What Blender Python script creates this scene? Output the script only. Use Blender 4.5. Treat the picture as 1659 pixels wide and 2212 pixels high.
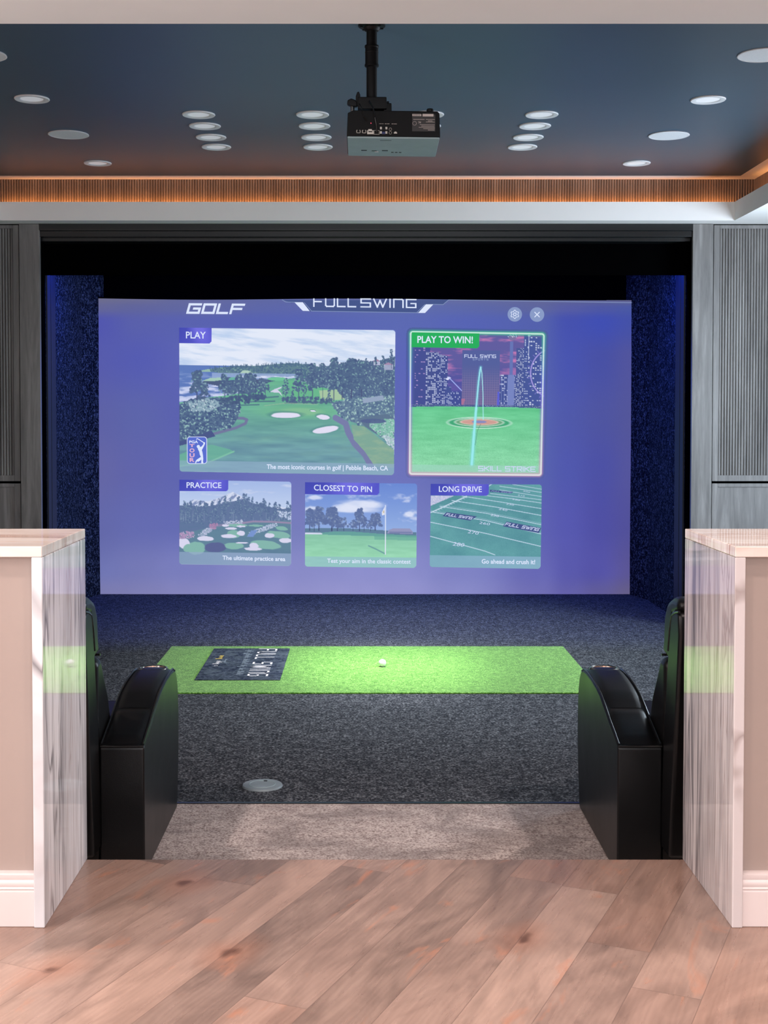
import bpy, bmesh, math, random
from mathutils import Vector, Matrix
from math import pi, sin, cos, radians as R
for o in list(bpy.data.objects): bpy.data.objects.remove(o)
SC = bpy.context.scene; COL = SC.collection
random.seed(5)

# ------------------------------------------------------------------ camera, world, lights, exposure
cam = bpy.data.cameras.new('camera'); cam.sensor_fit = 'HORIZONTAL'; cam.sensor_width = 36
cam.lens = 2800/1659*36; cam.shift_x = 46.5/1659; cam.shift_y = -128/1659
cam.clip_start = .05; cam.clip_end = 60
camo = bpy.data.objects.new('camera', cam); COL.objects.link(camo)
camo.location = (0, 0, 1.25); camo.rotation_euler = (R(90-1.7), 0, 0); SC.camera = camo
vs = SC.view_settings; vs.view_transform = 'Standard'; vs.look = 'None'; vs.exposure = 0.0; vs.gamma = 1; vs.use_curve_mapping = False
SC.cycles.max_bounces = 8; SC.cycles.diffuse_bounces = 4; SC.cycles.glossy_bounces = 4
SC.cycles.sample_clamp_indirect = 3.0; SC.cycles.caustics_reflective = False; SC.cycles.caustics_refractive = False
w = bpy.data.worlds.new('world'); SC.world = w; w.use_nodes = True
w.node_tree.nodes['Background'].inputs[0].default_value = (.5, .6, .8, 1); w.node_tree.nodes['Background'].inputs[1].default_value = .02

def area(name, loc, rot, sx, sy, power, col, spread=180):
    l = bpy.data.lights.new(name, 'AREA'); l.shape = 'RECTANGLE'; l.size = sx; l.size_y = sy; l.energy = power; l.color = col; l.spread = R(spread)
    o = bpy.data.objects.new(name, l); COL.objects.link(o); o.location = loc; o.rotation_euler = rot; return o
def spot(name, loc, power, col, ang, blend, rad=.04, rot=(0, 0, 0)):
    l = bpy.data.lights.new(name, 'SPOT'); l.energy = power; l.color = col; l.spot_size = R(ang); l.spot_blend = blend; l.shadow_soft_size = rad
    o = bpy.data.objects.new(name, l); COL.objects.link(o); o.location = loc; o.rotation_euler = rot; return o
WARM = (1, .84, .77); COOL = (.72, .86, 1)
for i, (x, y) in enumerate([(x, y) for y in (-.5, 1.0, 2.2) for x in (-1.9, .06, 2.0)]+[(-1.75, 3.35), (1.9, 3.35)]):
    l = area('bar_downlight', (x, y, 2.51), (0, 0, 0), .16, .16, 8 if y < 2 else 12 if y < 3 else 36, WARM, 150)
    l.data.shape = 'DISK'
area('cool_light', (3.42, 7.0, 1.35), (0, R(90), 0), 1.9, 1.5, 160, COOL)  # daylight through the right-hand window
area('cool_light', (.4, -2.44, 1.75), (R(90), 0, 0), 3.4, 1.3, 150, (.93, .95, 1))  # assumed fill added behind the camera; the near wall has no window
area('side_fill', (-3.25, 1.9, 1.35), (0, R(-90), 0), 1.5, 2.0, 84, (1, .97, .97))  # added fill to lift the near ceiling; the left wall has no window
for y in (6.86, 7.13, 7.41, 7.69):                       # the lit column of downlights over the hitting mat
    spot('mat_downlight', (.342, y, 2.80), 250, (1, .98, 1), 28, 1.0, rot=(0, R(4), 0))
for x, pw in ((-.861, 25), (-.2625, 125), (.342, 185), (.9425, 75)):
    for y in (6.86, 7.69): spot('floor_downlight', (x, y, 2.80), pw, (.95, .98, 1), 66, 1.0, rot=(R(13) if y > 7 else 0, 0, 0))
AMB = (1, .40, .12)
area('cove_glow', (.035, 8.712, 2.637), (R(108), 0, 0), 4.9, .012, 11, AMB)
area('cove_glow', (2.60, 6.5, 2.637), (0, R(252), 0), .012, 4.2, 11, AMB)
area('cove_glow', (-2.59, 6.5, 2.637), (0, R(108), 0), .012, 4.2, 11, AMB)
area('bay_glow', (.02, 8.94, 2.31), (R(24), 0, 0), 4.2, .03, 80, (.02, .09, 1))

# ------------------------------------------------------------------ materials
def srgb(c):
    f = lambda v: v/12.92 if v <= .04045 else ((v+.055)/1.055)**2.4
    return tuple(f(v/255) for v in c)+(1,)
class NT:
    def __init__(s, name):
        s.m = bpy.data.materials.new(name); s.m.use_nodes = True; s.t = s.m.node_tree; s.N = s.t.nodes
        s.b = s.N['Principled BSDF']; s.out = s.N['Material Output']
    def n(s, typ, **kw):
        nd = s.N.new('ShaderNode'+typ)
        for k, v in kw.items(): setattr(nd, k, v)
        return nd
    def l(s, a, b): s.t.links.new(a, b)
    def setin(s, nd, i, v):
        if hasattr(v, 'is_linked') or isinstance(v, bpy.types.NodeSocket): s.l(v, nd.inputs[i])
        else: nd.inputs[i].default_value = v
    def math(s, op, a, b=0., c=None):
        nd = s.n('Math', operation=op); s.setin(nd, 0, a); s.setin(nd, 1, b)
        if c is not None: s.setin(nd, 2, c)
        return nd.outputs[0]
    def coords(s, scale=(1, 1, 1), rot=(0, 0, 0), loc=(0, 0, 0), kind='Object'):
        tc = s.n('TexCoord'); mp = s.n('Mapping'); s.l(tc.outputs[kind], mp.inputs[0])
        mp.inputs['Scale'].default_value = scale; mp.inputs['Rotation'].default_value = rot; mp.inputs['Location'].default_value = loc
        return mp.outputs[0]
    def noise(s, vec, scale, detail=3, rough=.55, dist=0):
        nd = s.n('TexNoise'); s.l(vec, nd.inputs['Vector']); nd.inputs['Scale'].default_value = scale
        nd.inputs['Detail'].default_value = detail; nd.inputs['Roughness'].default_value = rough; nd.inputs['Distortion'].default_value = dist
        return nd.outputs['Fac']
    def ramp(s, fac, stops, interp='LINEAR'):
        nd = s.n('ValToRGB'); s.l(fac, nd.inputs[0]); cr = nd.color_ramp; cr.interpolation = interp
        while len(cr.elements) < len(stops): cr.elements.new(.5)
        for e, (p, c) in zip(cr.elements, stops): e.position = p; e.color = c if len(c) == 4 else srgb(c)
        return nd.outputs[0]
    def mix(s, fac, a, b, mode='MIX'):
        nd = s.n('Mix', data_type='RGBA', blend_type=mode); s.setin(nd, 0, fac); s.setin(nd, 6, a); s.setin(nd, 7, b); return nd.outputs[2]
    def bump(s, h, strength, dist=.002):
        nd = s.n('Bump'); nd.inputs['Strength'].default_value = strength; nd.inputs['Distance'].default_value = dist
        s.l(h, nd.inputs['Height']); s.l(nd.outputs[0], s.b.inputs['Normal'])
    def col(s, v): s.setin(s.b, 'Base Color', v)
    def pr(s, **kw):
        for k, v in kw.items(): s.b.inputs[k.replace('_', ' ')].default_value = v
def plain(name, c, rough=.5, metal=0, var=.06, nscale=14, spec=.5, coat=0, bump=0, bscale=60):
    t = NT(name); v = t.coords(); n = t.noise(v, nscale, 3)
    a = srgb(c); d = tuple(x*(1-var) for x in a[:3])+(1,); e = tuple(min(1, x*(1+var)) for x in a[:3])+(1,)
    t.col(t.ramp(n, [(.3, d), (.7, e)])); t.pr(Roughness=rough, Metallic=metal, Specular_IOR_Level=spec, Coat_Weight=coat)
    if bump: t.bump(t.noise(v, bscale, 4), bump)
    return t.m
def glow(name, c, k=1.0):
    t = NT(name); e = t.n('Emission'); n = t.noise(t.coords(), 3, 2)
    a = srgb(c); t.l(t.ramp(n, [(.2, tuple(x*.985 for x in a[:3])+(1,)), (.8, a)]), e.inputs[0]); e.inputs[1].default_value = k
    t.l(e.outputs[0], t.out.inputs[0]); t.m.cycles.emission_sampling = 'NONE'; return t.m
def picture(name, diffuse=0.0, sampled=False):
    t = NT(name); at = t.n('Attribute', attribute_name='picture'); e = t.n('Emission'); t.l(at.outputs['Color'], e.inputs[0])
    if diffuse:
        d = t.n('BsdfDiffuse'); n = t.noise(t.coords(), 40, 3); t.l(t.ramp(n, [(0, (diffuse*.9,)*3+(1,)), (1, (diffuse,)*3+(1,))]), d.inputs[0])
        ad = t.n('AddShader'); t.l(e.outputs[0], ad.inputs[0]); t.l(d.outputs[0], ad.inputs[1]); t.l(ad.outputs[0], t.out.inputs[0])
    else: t.l(e.outputs[0], t.out.inputs[0])
    if not sampled: t.m.cycles.emission_sampling = 'NONE'
    return t.m
def wood_floor():
    t = NT('plank_floor'); v = t.coords(rot=(0, 0, R(24)))
    sp = t.n('SeparateXYZ'); t.l(v, sp.inputs[0])
    W, L = .15, 1.5
    r = t.math('FLOOR', t.math('DIVIDE', sp.outputs[0], W)); wn = t.n('TexWhiteNoise', noise_dimensions='1D'); t.l(r, wn.inputs['W'])
    yy = t.math('ADD', t.math('DIVIDE', sp.outputs[1], L), t.math('MULTIPLY', wn.outputs[0], 7.3)); k = t.math('FLOOR', yy)
    w2 = t.n('TexWhiteNoise', noise_dimensions='2D'); cb = t.n('CombineXYZ'); t.l(r, cb.inputs[0]); t.l(k, cb.inputs[1]); t.l(cb.outputs[0], w2.inputs['Vector'])
    tone = w2.outputs['Value']
    # grain: stretched noise shifted for each plank
    off = t.n('CombineXYZ'); t.l(t.math('MULTIPLY', tone, 53.), off.inputs[0]); t.l(t.math('MULTIPLY', tone, 91.), off.inputs[1])
    va = t.n('VectorMath', operation='ADD'); t.l(v, va.inputs[0]); t.l(off.outputs[0], va.inputs[1])
    mp = t.n('Mapping'); t.l(va.outputs[0], mp.inputs[0]); mp.inputs['Scale'].default_value = (4, 1.3, 1)
    cloud = t.noise(mp.outputs[0], 1.5, 5, .55, 2.4)
    mp2 = t.n('Mapping'); t.l(va.outputs[0], mp2.inputs[0]); mp2.inputs['Scale'].default_value = (34, 2.2, 1)
    fine = t.noise(mp2.outputs[0], 2.2, 5, .6, 1.2)
    wv = t.n('TexWave', wave_type='BANDS', bands_direction='X'); mp3 = t.n('Mapping'); t.l(va.outputs[0], mp3.inputs[0]); mp3.inputs['Scale'].default_value = (7, .8, 1)
    t.l(mp3.outputs[0], wv.inputs['Vector']); wv.inputs['Scale'].default_value = 3.2; wv.inputs['Distortion'].default_value = 9; wv.inputs['Detail'].default_value = 3; wv.inputs['Detail Scale'].default_value = 1.2
    base = t.ramp(cloud, [(.27, (76, 62, 57)), (.40, (122, 101, 92)), (.52, (150, 125, 114)), (.72, (176, 149, 136))])
    base = t.mix(.16, base, t.ramp(wv.outputs['Fac'], [(.0, (112, 92, 82)), (.5, (160, 134, 120)), (1, (184, 158, 142))]))
    pl = t.ramp(tone, [(0, (92, 78, 72)), (.25, (132, 111, 101)), (.6, (160, 133, 121)), (.85, (154, 119, 103)), (1, (190, 163, 149))])
    c = t.mix(.5, base, pl); c = t.mix(t.math('MULTIPLY', t.ramp(fine, [(.45, (0, 0, 0)), (.75, (255, 255, 255))]), .10), c, srgb((118, 98, 88)))
    sm = t.noise(mp.outputs[0], .85, 5, .6, 2.6); c = t.mix(t.math('MULTIPLY', t.ramp(sm, [(.52, (0, 0, 0)), (.68, (255, 255, 255))]), .38), c, srgb((94, 77, 70)))
    # knots with a rusty halo
    vo = t.n('TexVoronoi', voronoi_dimensions='2D'); mk = t.n('Mapping'); t.l(v, mk.inputs[0]); mk.inputs['Scale'].default_value = (1.5, .95, 1)
    nz = t.n('TexNoise'); t.l(v, nz.inputs['Vector']); nz.inputs['Scale'].default_value = 9; vm = t.n('VectorMath', operation='MULTIPLY_ADD'); t.l(nz.outputs['Color'], vm.inputs[0]); vm.inputs[1].default_value = (.09, .09, 0); t.l(mk.outputs[0], vm.inputs[2])
    t.l(vm.outputs[0], vo.inputs['Vector']); vo.inputs['Scale'].default_value = 1.25
    halo = t.ramp(vo.outputs['Distance'], [(.03, (255, 255, 255)), (.16, (0, 0, 0))]); core = t.ramp(vo.outputs['Distance'], [(.012, (255, 255, 255)), (.04, (0, 0, 0))])
    c = t.mix(t.math('MULTIPLY', halo, .34), c, srgb((172, 112, 82))); c = t.mix(t.math('MULTIPLY', core, .8), c, srgb((88, 58, 46)))
    # rusty streaks on some planks
    st = t.ramp(t.noise(mp.outputs[0], 2.6, 4, .6, .8), [(.6, (0, 0, 0)), (.72, (255, 255, 255))])
    c = t.mix(t.math('MULTIPLY', st, .5), c, srgb((184, 122, 92)))
    fx = t.math('ABSOLUTE', t.math('SUBTRACT', t.math('FRACT', t.math('DIVIDE', sp.outputs[0], W)), .5)); fy = t.math('ABSOLUTE', t.math('SUBTRACT', t.math('FRACT', yy), .5))
    seam = t.math('MAXIMUM', t.math('GREATER_THAN', fx, .493), t.math('GREATER_THAN', fy, .4992))
    c = t.mix(t.math('MULTIPLY', seam, .55), c, srgb((98, 80, 72)))
    t.col(c); t.setin(t.b, 'Roughness', t.math('ADD', t.math('MULTIPLY', fine, .14), .22)); t.pr(Specular_IOR_Level=.5)
    t.bump(fine, .06, .001); return t.m
def carpet(name, dark, mid, light, scale=150, cloud=None, stretch=(1, 1, 1), bstr=.8):
    t = NT(name); v = t.coords(scale=stretch); n = t.noise(v, scale, 2, .7); n2 = t.noise(v, scale*.37, 2, .6)
    f = t.math('ADD', t.math('MULTIPLY', n, .7), t.math('MULTIPLY', n2, .3))
    c = t.ramp(f, [(.36, dark), (.5, mid), (.64, light)])
    if cloud:
        cn = t.noise(t.coords(scale=(1, 1.6, 1)), cloud[0], 5, .6, .8); c = t.mix(t.math('MULTIPLY', t.ramp(cn, [(.44, (0, 0, 0)), (.62, (255, 255, 255))]), cloud[2]), c, srgb(cloud[1]))
    t.col(c); t.pr(Roughness=.95, Specular_IOR_Level=.03, Sheen_Weight=0); t.bump(f, bstr, .006); return t.m
def marble(name, stretch, base, dark, warm, seed=0):
    t = NT(name); v = t.coords(scale=stretch, loc=(seed, seed*1.7, seed*.6))
    a = t.noise(v, .8, 3, .5, .6); c = t.ramp(a, [(.3, tuple(x*.86 for x in base)), (.5, base), (.7, tuple(min(255, x*1.05) for x in base))])
    s = t.noise(v, 3.6, 4, .55, .5); c = t.mix(t.math('MULTIPLY', t.ramp(s, [(.47, (0, 0, 0)), (.68, (255, 255, 255))]), .6), c, srgb(tuple((x+y)/2 for x, y in zip(base, dark))))
    mask = t.noise(v, .55, 2, .5)
    for sc, wd, col, k, lo in ((1.1, .04, dark, .9, .40), (2.3, .045, warm, .65, .46), (1.7, .08, dark, .6, .46)):
        r = t.math('ABSOLUTE', t.math('SUBTRACT', t.noise(v, sc, 3, .55, 1.6), .5))
        vein = t.ramp(r, [(0, (255, 255, 255)), (wd, (0, 0, 0))]); mk = t.ramp(mask, [(lo, (0, 0, 0)), (lo+.16, (255, 255, 255))]) if sc != 2.3 else t.ramp(mask, [(lo-.1, (255, 255, 255)), (lo+.1, (0, 0, 0))])
        c = t.mix(t.math('MULTIPLY', t.math('MULTIPLY', vein, mk), k), c, srgb(col))
    t.col(c); t.pr(Roughness=.035, Specular_IOR_Level=.55); return t.m
def stained(name, tones, stretch, rough=.45):
    t = NT(name); v = t.coords(scale=stretch); a = t.noise(v, 1.2, 6, .62, 1.2); b = t.noise(v, 6, 4, .6, .6)
    f = t.math('ADD', t.math('MULTIPLY', a, .7), t.math('MULTIPLY', b, .3))
    t.col(t.ramp(f, [(.3, tones[0]), (.5, tones[1]), (.7, tones[2])])); t.pr(Roughness=rough, Specular_IOR_Level=.4); t.bump(b, .1, .001); return t.m
def leather():
    t = NT('black_leather'); v = t.coords(); vo = t.n('TexVoronoi', feature='DISTANCE_TO_EDGE'); t.l(v, vo.inputs['Vector']); vo.inputs['Scale'].default_value = 260
    n = t.noise(v, 6, 3); t.col(t.ramp(n, [(.3, (7, 7, 8)), (.7, (12, 11, 12))])); t.setin(t.b, 'Roughness', t.math('ADD', t.math('MULTIPLY', n, .10), .30)); t.pr(Specular_IOR_Level=.34)
    t.bump(t.math('ADD', vo.outputs['Distance'], t.math('MULTIPLY', n, 1.2)), .12, .002); return t.m
M = dict(
    plank=wood_floor(),
    carpet=carpet('charcoal_loop_carpet', (27, 29, 34), (56, 59, 65), (118, 122, 128), 95),
    landing=carpet('pale_pile_carpet', (120, 106, 104), (176, 164, 160), (206, 196, 192), 120, (3.0, (112, 104, 104), .55)),
    turf=carpet('green_turf', (38, 80, 18), (80, 138, 42), (146, 198, 104), 130),
    navy=carpet('navy_wall_carpet', (7, 10, 16), (22, 28, 42), (92, 102, 120), 70, bstr=.5),
    navy_plain=plain('navy_painted_board', (20, 26, 44), .55),
    ceil_blue=plain('slate_blue_ceiling_paint', (62, 84, 102), .42, var=.03, nscale=3, bump=.03, bscale=300),
    white=plain('white_ceiling_paint', (240, 237, 235), .75, var=.015, nscale=4),
    beige=plain('beige_wall_paint', (166, 149, 141), .6, var=.02, nscale=4),
    trimwhite=plain('white_trim_paint', (226, 214, 212), .35, var=.02, nscale=5),
    black=plain('black_velvet', (3, 3, 4), 1.0, spec=0.0), gloss_black=plain('black_beam_lacquer', (15, 19, 21), .3),
    plastic=plain('black_plastic', (7, 7, 8), .6, spec=.2), metal_black=plain('black_powder_coat', (9, 9, 10), .55, spec=.25),
    marble_v=marble('streaked_marble_cool', (1, 8, .55), (240, 240, 244), (122, 119, 122), (176, 158, 154)), marble_w=marble('streaked_marble_grey', (1, 10, .5), (206, 198, 198), (92, 88, 92), (128, 108, 102), 3.1),
    marble_h=marble('streaked_marble_top', (.5, 9, 1), (250, 240, 234), (200, 164, 148), (216, 182, 166), 1.3),
    stain=stained('grey_stained_oak', [(88, 86, 86), (117, 115, 114), (147, 145, 144)], (9, 9, .7)),
    cove=stained('brown_stained_slats', [(104, 90, 80), (130, 113, 101), (156, 138, 124)], (9, 9, .7)),
    leather=leather(), piping=plain('leather_piping', (20, 20, 21), .25),
    steel=plain('brushed_steel', (176, 172, 168), .22, 1.0), copper=plain('copper_cup', (170, 96, 58), .25, 1.0),
    grey=plain('grey_plastic', (120, 132, 138), .5), pale=plain('pale_grey_plastic', (140, 160, 164), .55),
    ball=plain('white_golf_ball', (244, 244, 242), .35), can=plain('white_metal_trim', (226, 226, 230), .45, var=.02),
    towel=carpet('navy_printed_mat', (28, 34, 46), (50, 58, 74), (86, 94, 108), 60, (7, (96, 108, 116), .4), (1, 1, 1), .3),
    ink_white=plain('white_print', (236, 232, 236), .8), ink_grey=plain('grey_print', (132, 146, 160), .8), ink_yellow=plain('yellow_print', (214, 190, 92), .8),
    port=plain('port_metal', (180, 172, 162), .35, .6), plate=plain('rating_plate', (44, 42, 42), .6), plate_light=plain('plate_print', (190, 178, 172), .6), blue_port=plain('blue_port', (30, 40, 90), .5), wire=plain('cable_sheath', (10, 10, 11), .4),
    glass=plain('window_glass', (190, 205, 220), .05), )
t = NT('downlight_lens'); t.pr(Roughness=.4); t.col(t.ramp(t.noise(t.coords(), 8), [(.3, (232, 232, 236)), (.7, (240, 240, 244))]))
t.pr(Emission_Color=(.9, .93, 1, 1), Emission_Strength=.22); t.m.cycles.emission_sampling = 'NONE'; M['lens'] = t.m
M['glass'].node_tree.nodes['Principled BSDF'].inputs['Alpha'].default_value = .06
t = NT('red_indicator'); t.pr(Emission_Color=(1, .1, .2, 1), Emission_Strength=.5); t.col(t.ramp(t.noise(t.coords(), 5), [(0, (120, 10, 30)), (1, (160, 20, 40))])); t.m.cycles.emission_sampling = 'NONE'; M['red'] = t.m
bt = M['turf'].node_tree.nodes['Principled BSDF']; bt.inputs['Sheen Weight'].default_value = .22; bt.inputs['Sheen Roughness'].default_value = .5
M['page'] = picture('projected_page_with_wash', .10, True); M['pic'] = picture('projected_picture')
M['lit'] = glow('projected_white', (222, 232, 255)); M['lit2'] = glow('projected_soft_white', (206, 216, 246)); M['rose'] = glow('projected_rose', (226, 178, 208)); M['logo_blue'] = glow('projected_blue', (92, 112, 208)); M['ink'] = glow('projected_navy', (72, 88, 140)); M['dim'] = glow('projected_dim', (138, 156, 200))

# ------------------------------------------------------------------ mesh helpers
WL = {}
def wloc(o): return WL.get(o.name, Vector((0, 0, 0))) if o else Vector((0, 0, 0))
def thing(name, label, cat, loc=(0, 0, 0), group=None):
    o = bpy.data.objects.new(name, None); COL.objects.link(o); o.location = loc; o.empty_display_size = .05
    o['label'] = label; o['category'] = cat
    if group: o['group'] = group
    WL[o.name] = Vector(loc); return o
def tag(o, label, cat, group=None):
    o['label'] = label; o['category'] = cat
    if group: o['group'] = group
    return o
def link(name, me, parent=None, origin=None):
    o = bpy.data.objects.new(name, me); COL.objects.link(o)
    L = wloc(parent) if parent else Vector(origin or (0, 0, 0))
    me.transform(Matrix.Translation(-L))
    if parent: o.parent = parent
    else: o.location = L
    WL[o.name] = L; return o
class MB:
    def __init__(s): s.b = bmesh.new()
    def box(s, x0, x1, y0, y1, z0, z1, bev=0, seg=2):
        r = bmesh.ops.create_cube(s.b, size=1, matrix=Matrix.Translation(((x0+x1)/2, (y0+y1)/2, (z0+z1)/2)) @ Matrix.Diagonal((x1-x0, y1-y0, z1-z0, 1)))
        if bev:
            es = list({e for v in r['verts'] for e in v.link_edges}); bmesh.ops.bevel(s.b, geom=es, offset=bev, segments=seg, profile=.5, affect='EDGES')
        return s
    def cyl(s, p, r, h, axis='z', seg=32, r2=None):
        m = Matrix.Translation(p) @ {'z': Matrix(), 'x': Matrix.Rotation(pi/2, 4, 'Y'), 'y': Matrix.Rotation(pi/2, 4, 'X')}[axis]
        bmesh.ops.create_cone(s.b, cap_ends=True, segments=seg, radius1=r, radius2=r if r2 is None else r2, depth=h, matrix=m); return s
    def lathe(s, prof, c=(0, 0, 0), seg=48):
        rings = [[s.b.verts.new((c[0]+r*cos(2*pi*i/seg), c[1]+r*sin(2*pi*i/seg), c[2]+z)) for i in range(seg)] if r > 1e-6 else [s.b.verts.new((c[0], c[1], c[2]+z))] for r, z in prof]
        for a, b in zip(rings[:-1], rings[1:]):
            for i in range(seg):
                j = (i+1) % seg
                q = [a[i % len(a)], a[j % len(a)], b[j % len(b)], b[i % len(b)]]; u = []
                for v in q:
                    if v not in u: u.append(v)
                if len(u) > 2:
                    try: s.b.faces.new(u)
                    except ValueError: pass
        return s
    def prism(s, pts, x0, x1, axis='x', bev=0, seg=3):
        P = {'x': lambda a, b, t: (t, a, b), 'y': lambda a, b, t: (a, t, b), 'z': lambda a, b, t: (a, b, t)}[axis]
        A = [s.b.verts.new(P(a, b, x0)) for a, b in pts]; B = [s.b.verts.new(P(a, b, x1)) for a, b in pts]; n = len(pts)
        fs = [s.b.faces.new(A), s.b.faces.new(B[::-1])]+[s.b.faces.new((A[i], B[i], B[(i+1) % n], A[(i+1) % n])) for i in range(n)]
        bmesh.ops.recalc_face_normals(s.b, faces=fs)
        if bev:
            es = [e for e in {e for f in fs for e in f.edges} if e.calc_face_angle(0) > .5]; bmesh.ops.bevel(s.b, geom=es, offset=bev, segments=seg, profile=.5, affect='EDGES')
        return s
    def tube(s, pts, r, seg=10):
        pts = [Vector(p) for p in pts]; rings = []; up = Vector((0.13, .21, 1)).normalized()
        for i, p in enumerate(pts):
            d = (pts[min(i+1, len(pts)-1)]-pts[max(i-1, 0)]).normalized(); a = d.cross(up)
            if a.length < .05: a = d.cross(Vector((1, 0, 0)))
            a.normalize(); b = d.cross(a); rings.append([s.b.verts.new(p+(a*cos(2*pi*k/seg)+b*sin(2*pi*k/seg))*r) for k in range(seg)])
        for A, B in zip(rings[:-1], rings[1:]):
            for k in range(seg): s.b.faces.new((A[k], A[(k+1) % seg], B[(k+1) % seg], B[k]))
        s.b.faces.new(rings[0][::-1]); s.b.faces.new(rings[-1]); return s
    def face(s, pts): s.b.faces.new([s.b.verts.new(p) for p in pts]); return s
    def build(s, name, mat, parent=None, smooth=True, angle=38, origin=None):
        bmesh.ops.recalc_face_normals(s.b, faces=s.b.faces[:])
        me = bpy.data.meshes.new(name); s.b.to_mesh(me); s.b.free(); me.materials.append(M[mat] if isinstance(mat, str) else mat)
        if smooth: me.set_sharp_from_angle(angle=R(angle)); [setattr(p, 'use_smooth', True) for p in me.polygons]
        o = link(name, me, parent, origin)
        if smooth: wn = o.modifiers.new('weighted_normals', 'WEIGHTED_NORMAL'); wn.keep_sharp = True; wn.weight = 100
        return o
def struct(o): o['kind'] = 'structure'; return o
def flutes(n, p, depth, axis, a0, fixed, z0, z1, sgn=1, sub=8):
    # a run of half-round reeds: section in plan, extruded from z0 to z1
    m = MB(); pr = []
    for i in range(n*sub+1):
        u = i/sub; k = abs(sin(pi*u)); pr.append((a0+u*p, fixed-sgn*depth*k**.6))
    V = [[m.b.verts.new((a, f, z) if axis == 'x' else (f, a, z)) for a, f in pr] for z in (z0, z1)]
    for i in range(len(pr)-1): m.b.faces.new((V[0][i], V[0][i+1], V[1][i+1], V[1][i]))
    return m
def dup(root, loc, label, group=None):
    r = root.copy(); COL.objects.link(r); r.location = loc; r['label'] = label
    if group: r['group'] = group
    WL[r.name] = Vector(loc)
    for ch in list(root.children):
        c = ch.copy(); COL.objects.link(c); c.parent = r
        for g in ch.children:
            d = g.copy(); COL.objects.link(d); d.parent = c
    return r
# ---- PAINT BEGIN: the pictures the projector throws on the screen, painted with numpy ----
import numpy as np
def lin(c):
    c = np.asarray(c, dtype=float)/255.0
    return np.where(c <= .04045, c/12.92, ((c+.055)/1.055)**2.4)
RNG = np.random.RandomState(7)
def vnoise(U, V, seed):
    r = np.random.RandomState(seed).rand(257, 257)
    iu = np.floor(U).astype(int); iv = np.floor(V).astype(int)
    fu = U-iu; fv = V-iv
    fu = fu*fu*(3-2*fu); fv = fv*fv*(3-2*fv)
    a = r[iv % 256, iu % 256]; b = r[iv % 256, (iu+1) % 256]
    c = r[(iv+1) % 256, iu % 256]; d = r[(iv+1) % 256, (iu+1) % 256]
    return (a*(1-fu)+b*fu)*(1-fv)+(c*(1-fu)+d*fu)*fv
def fbm(U, V, seed, oct=4):
    s = 0; a = .5; t = 0
    for k in range(oct):
        s = s+a*vnoise(U*2**k+31.7*k, V*2**k+17.3*k, seed+k); t += a; a *= .55
    return s/t
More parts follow.
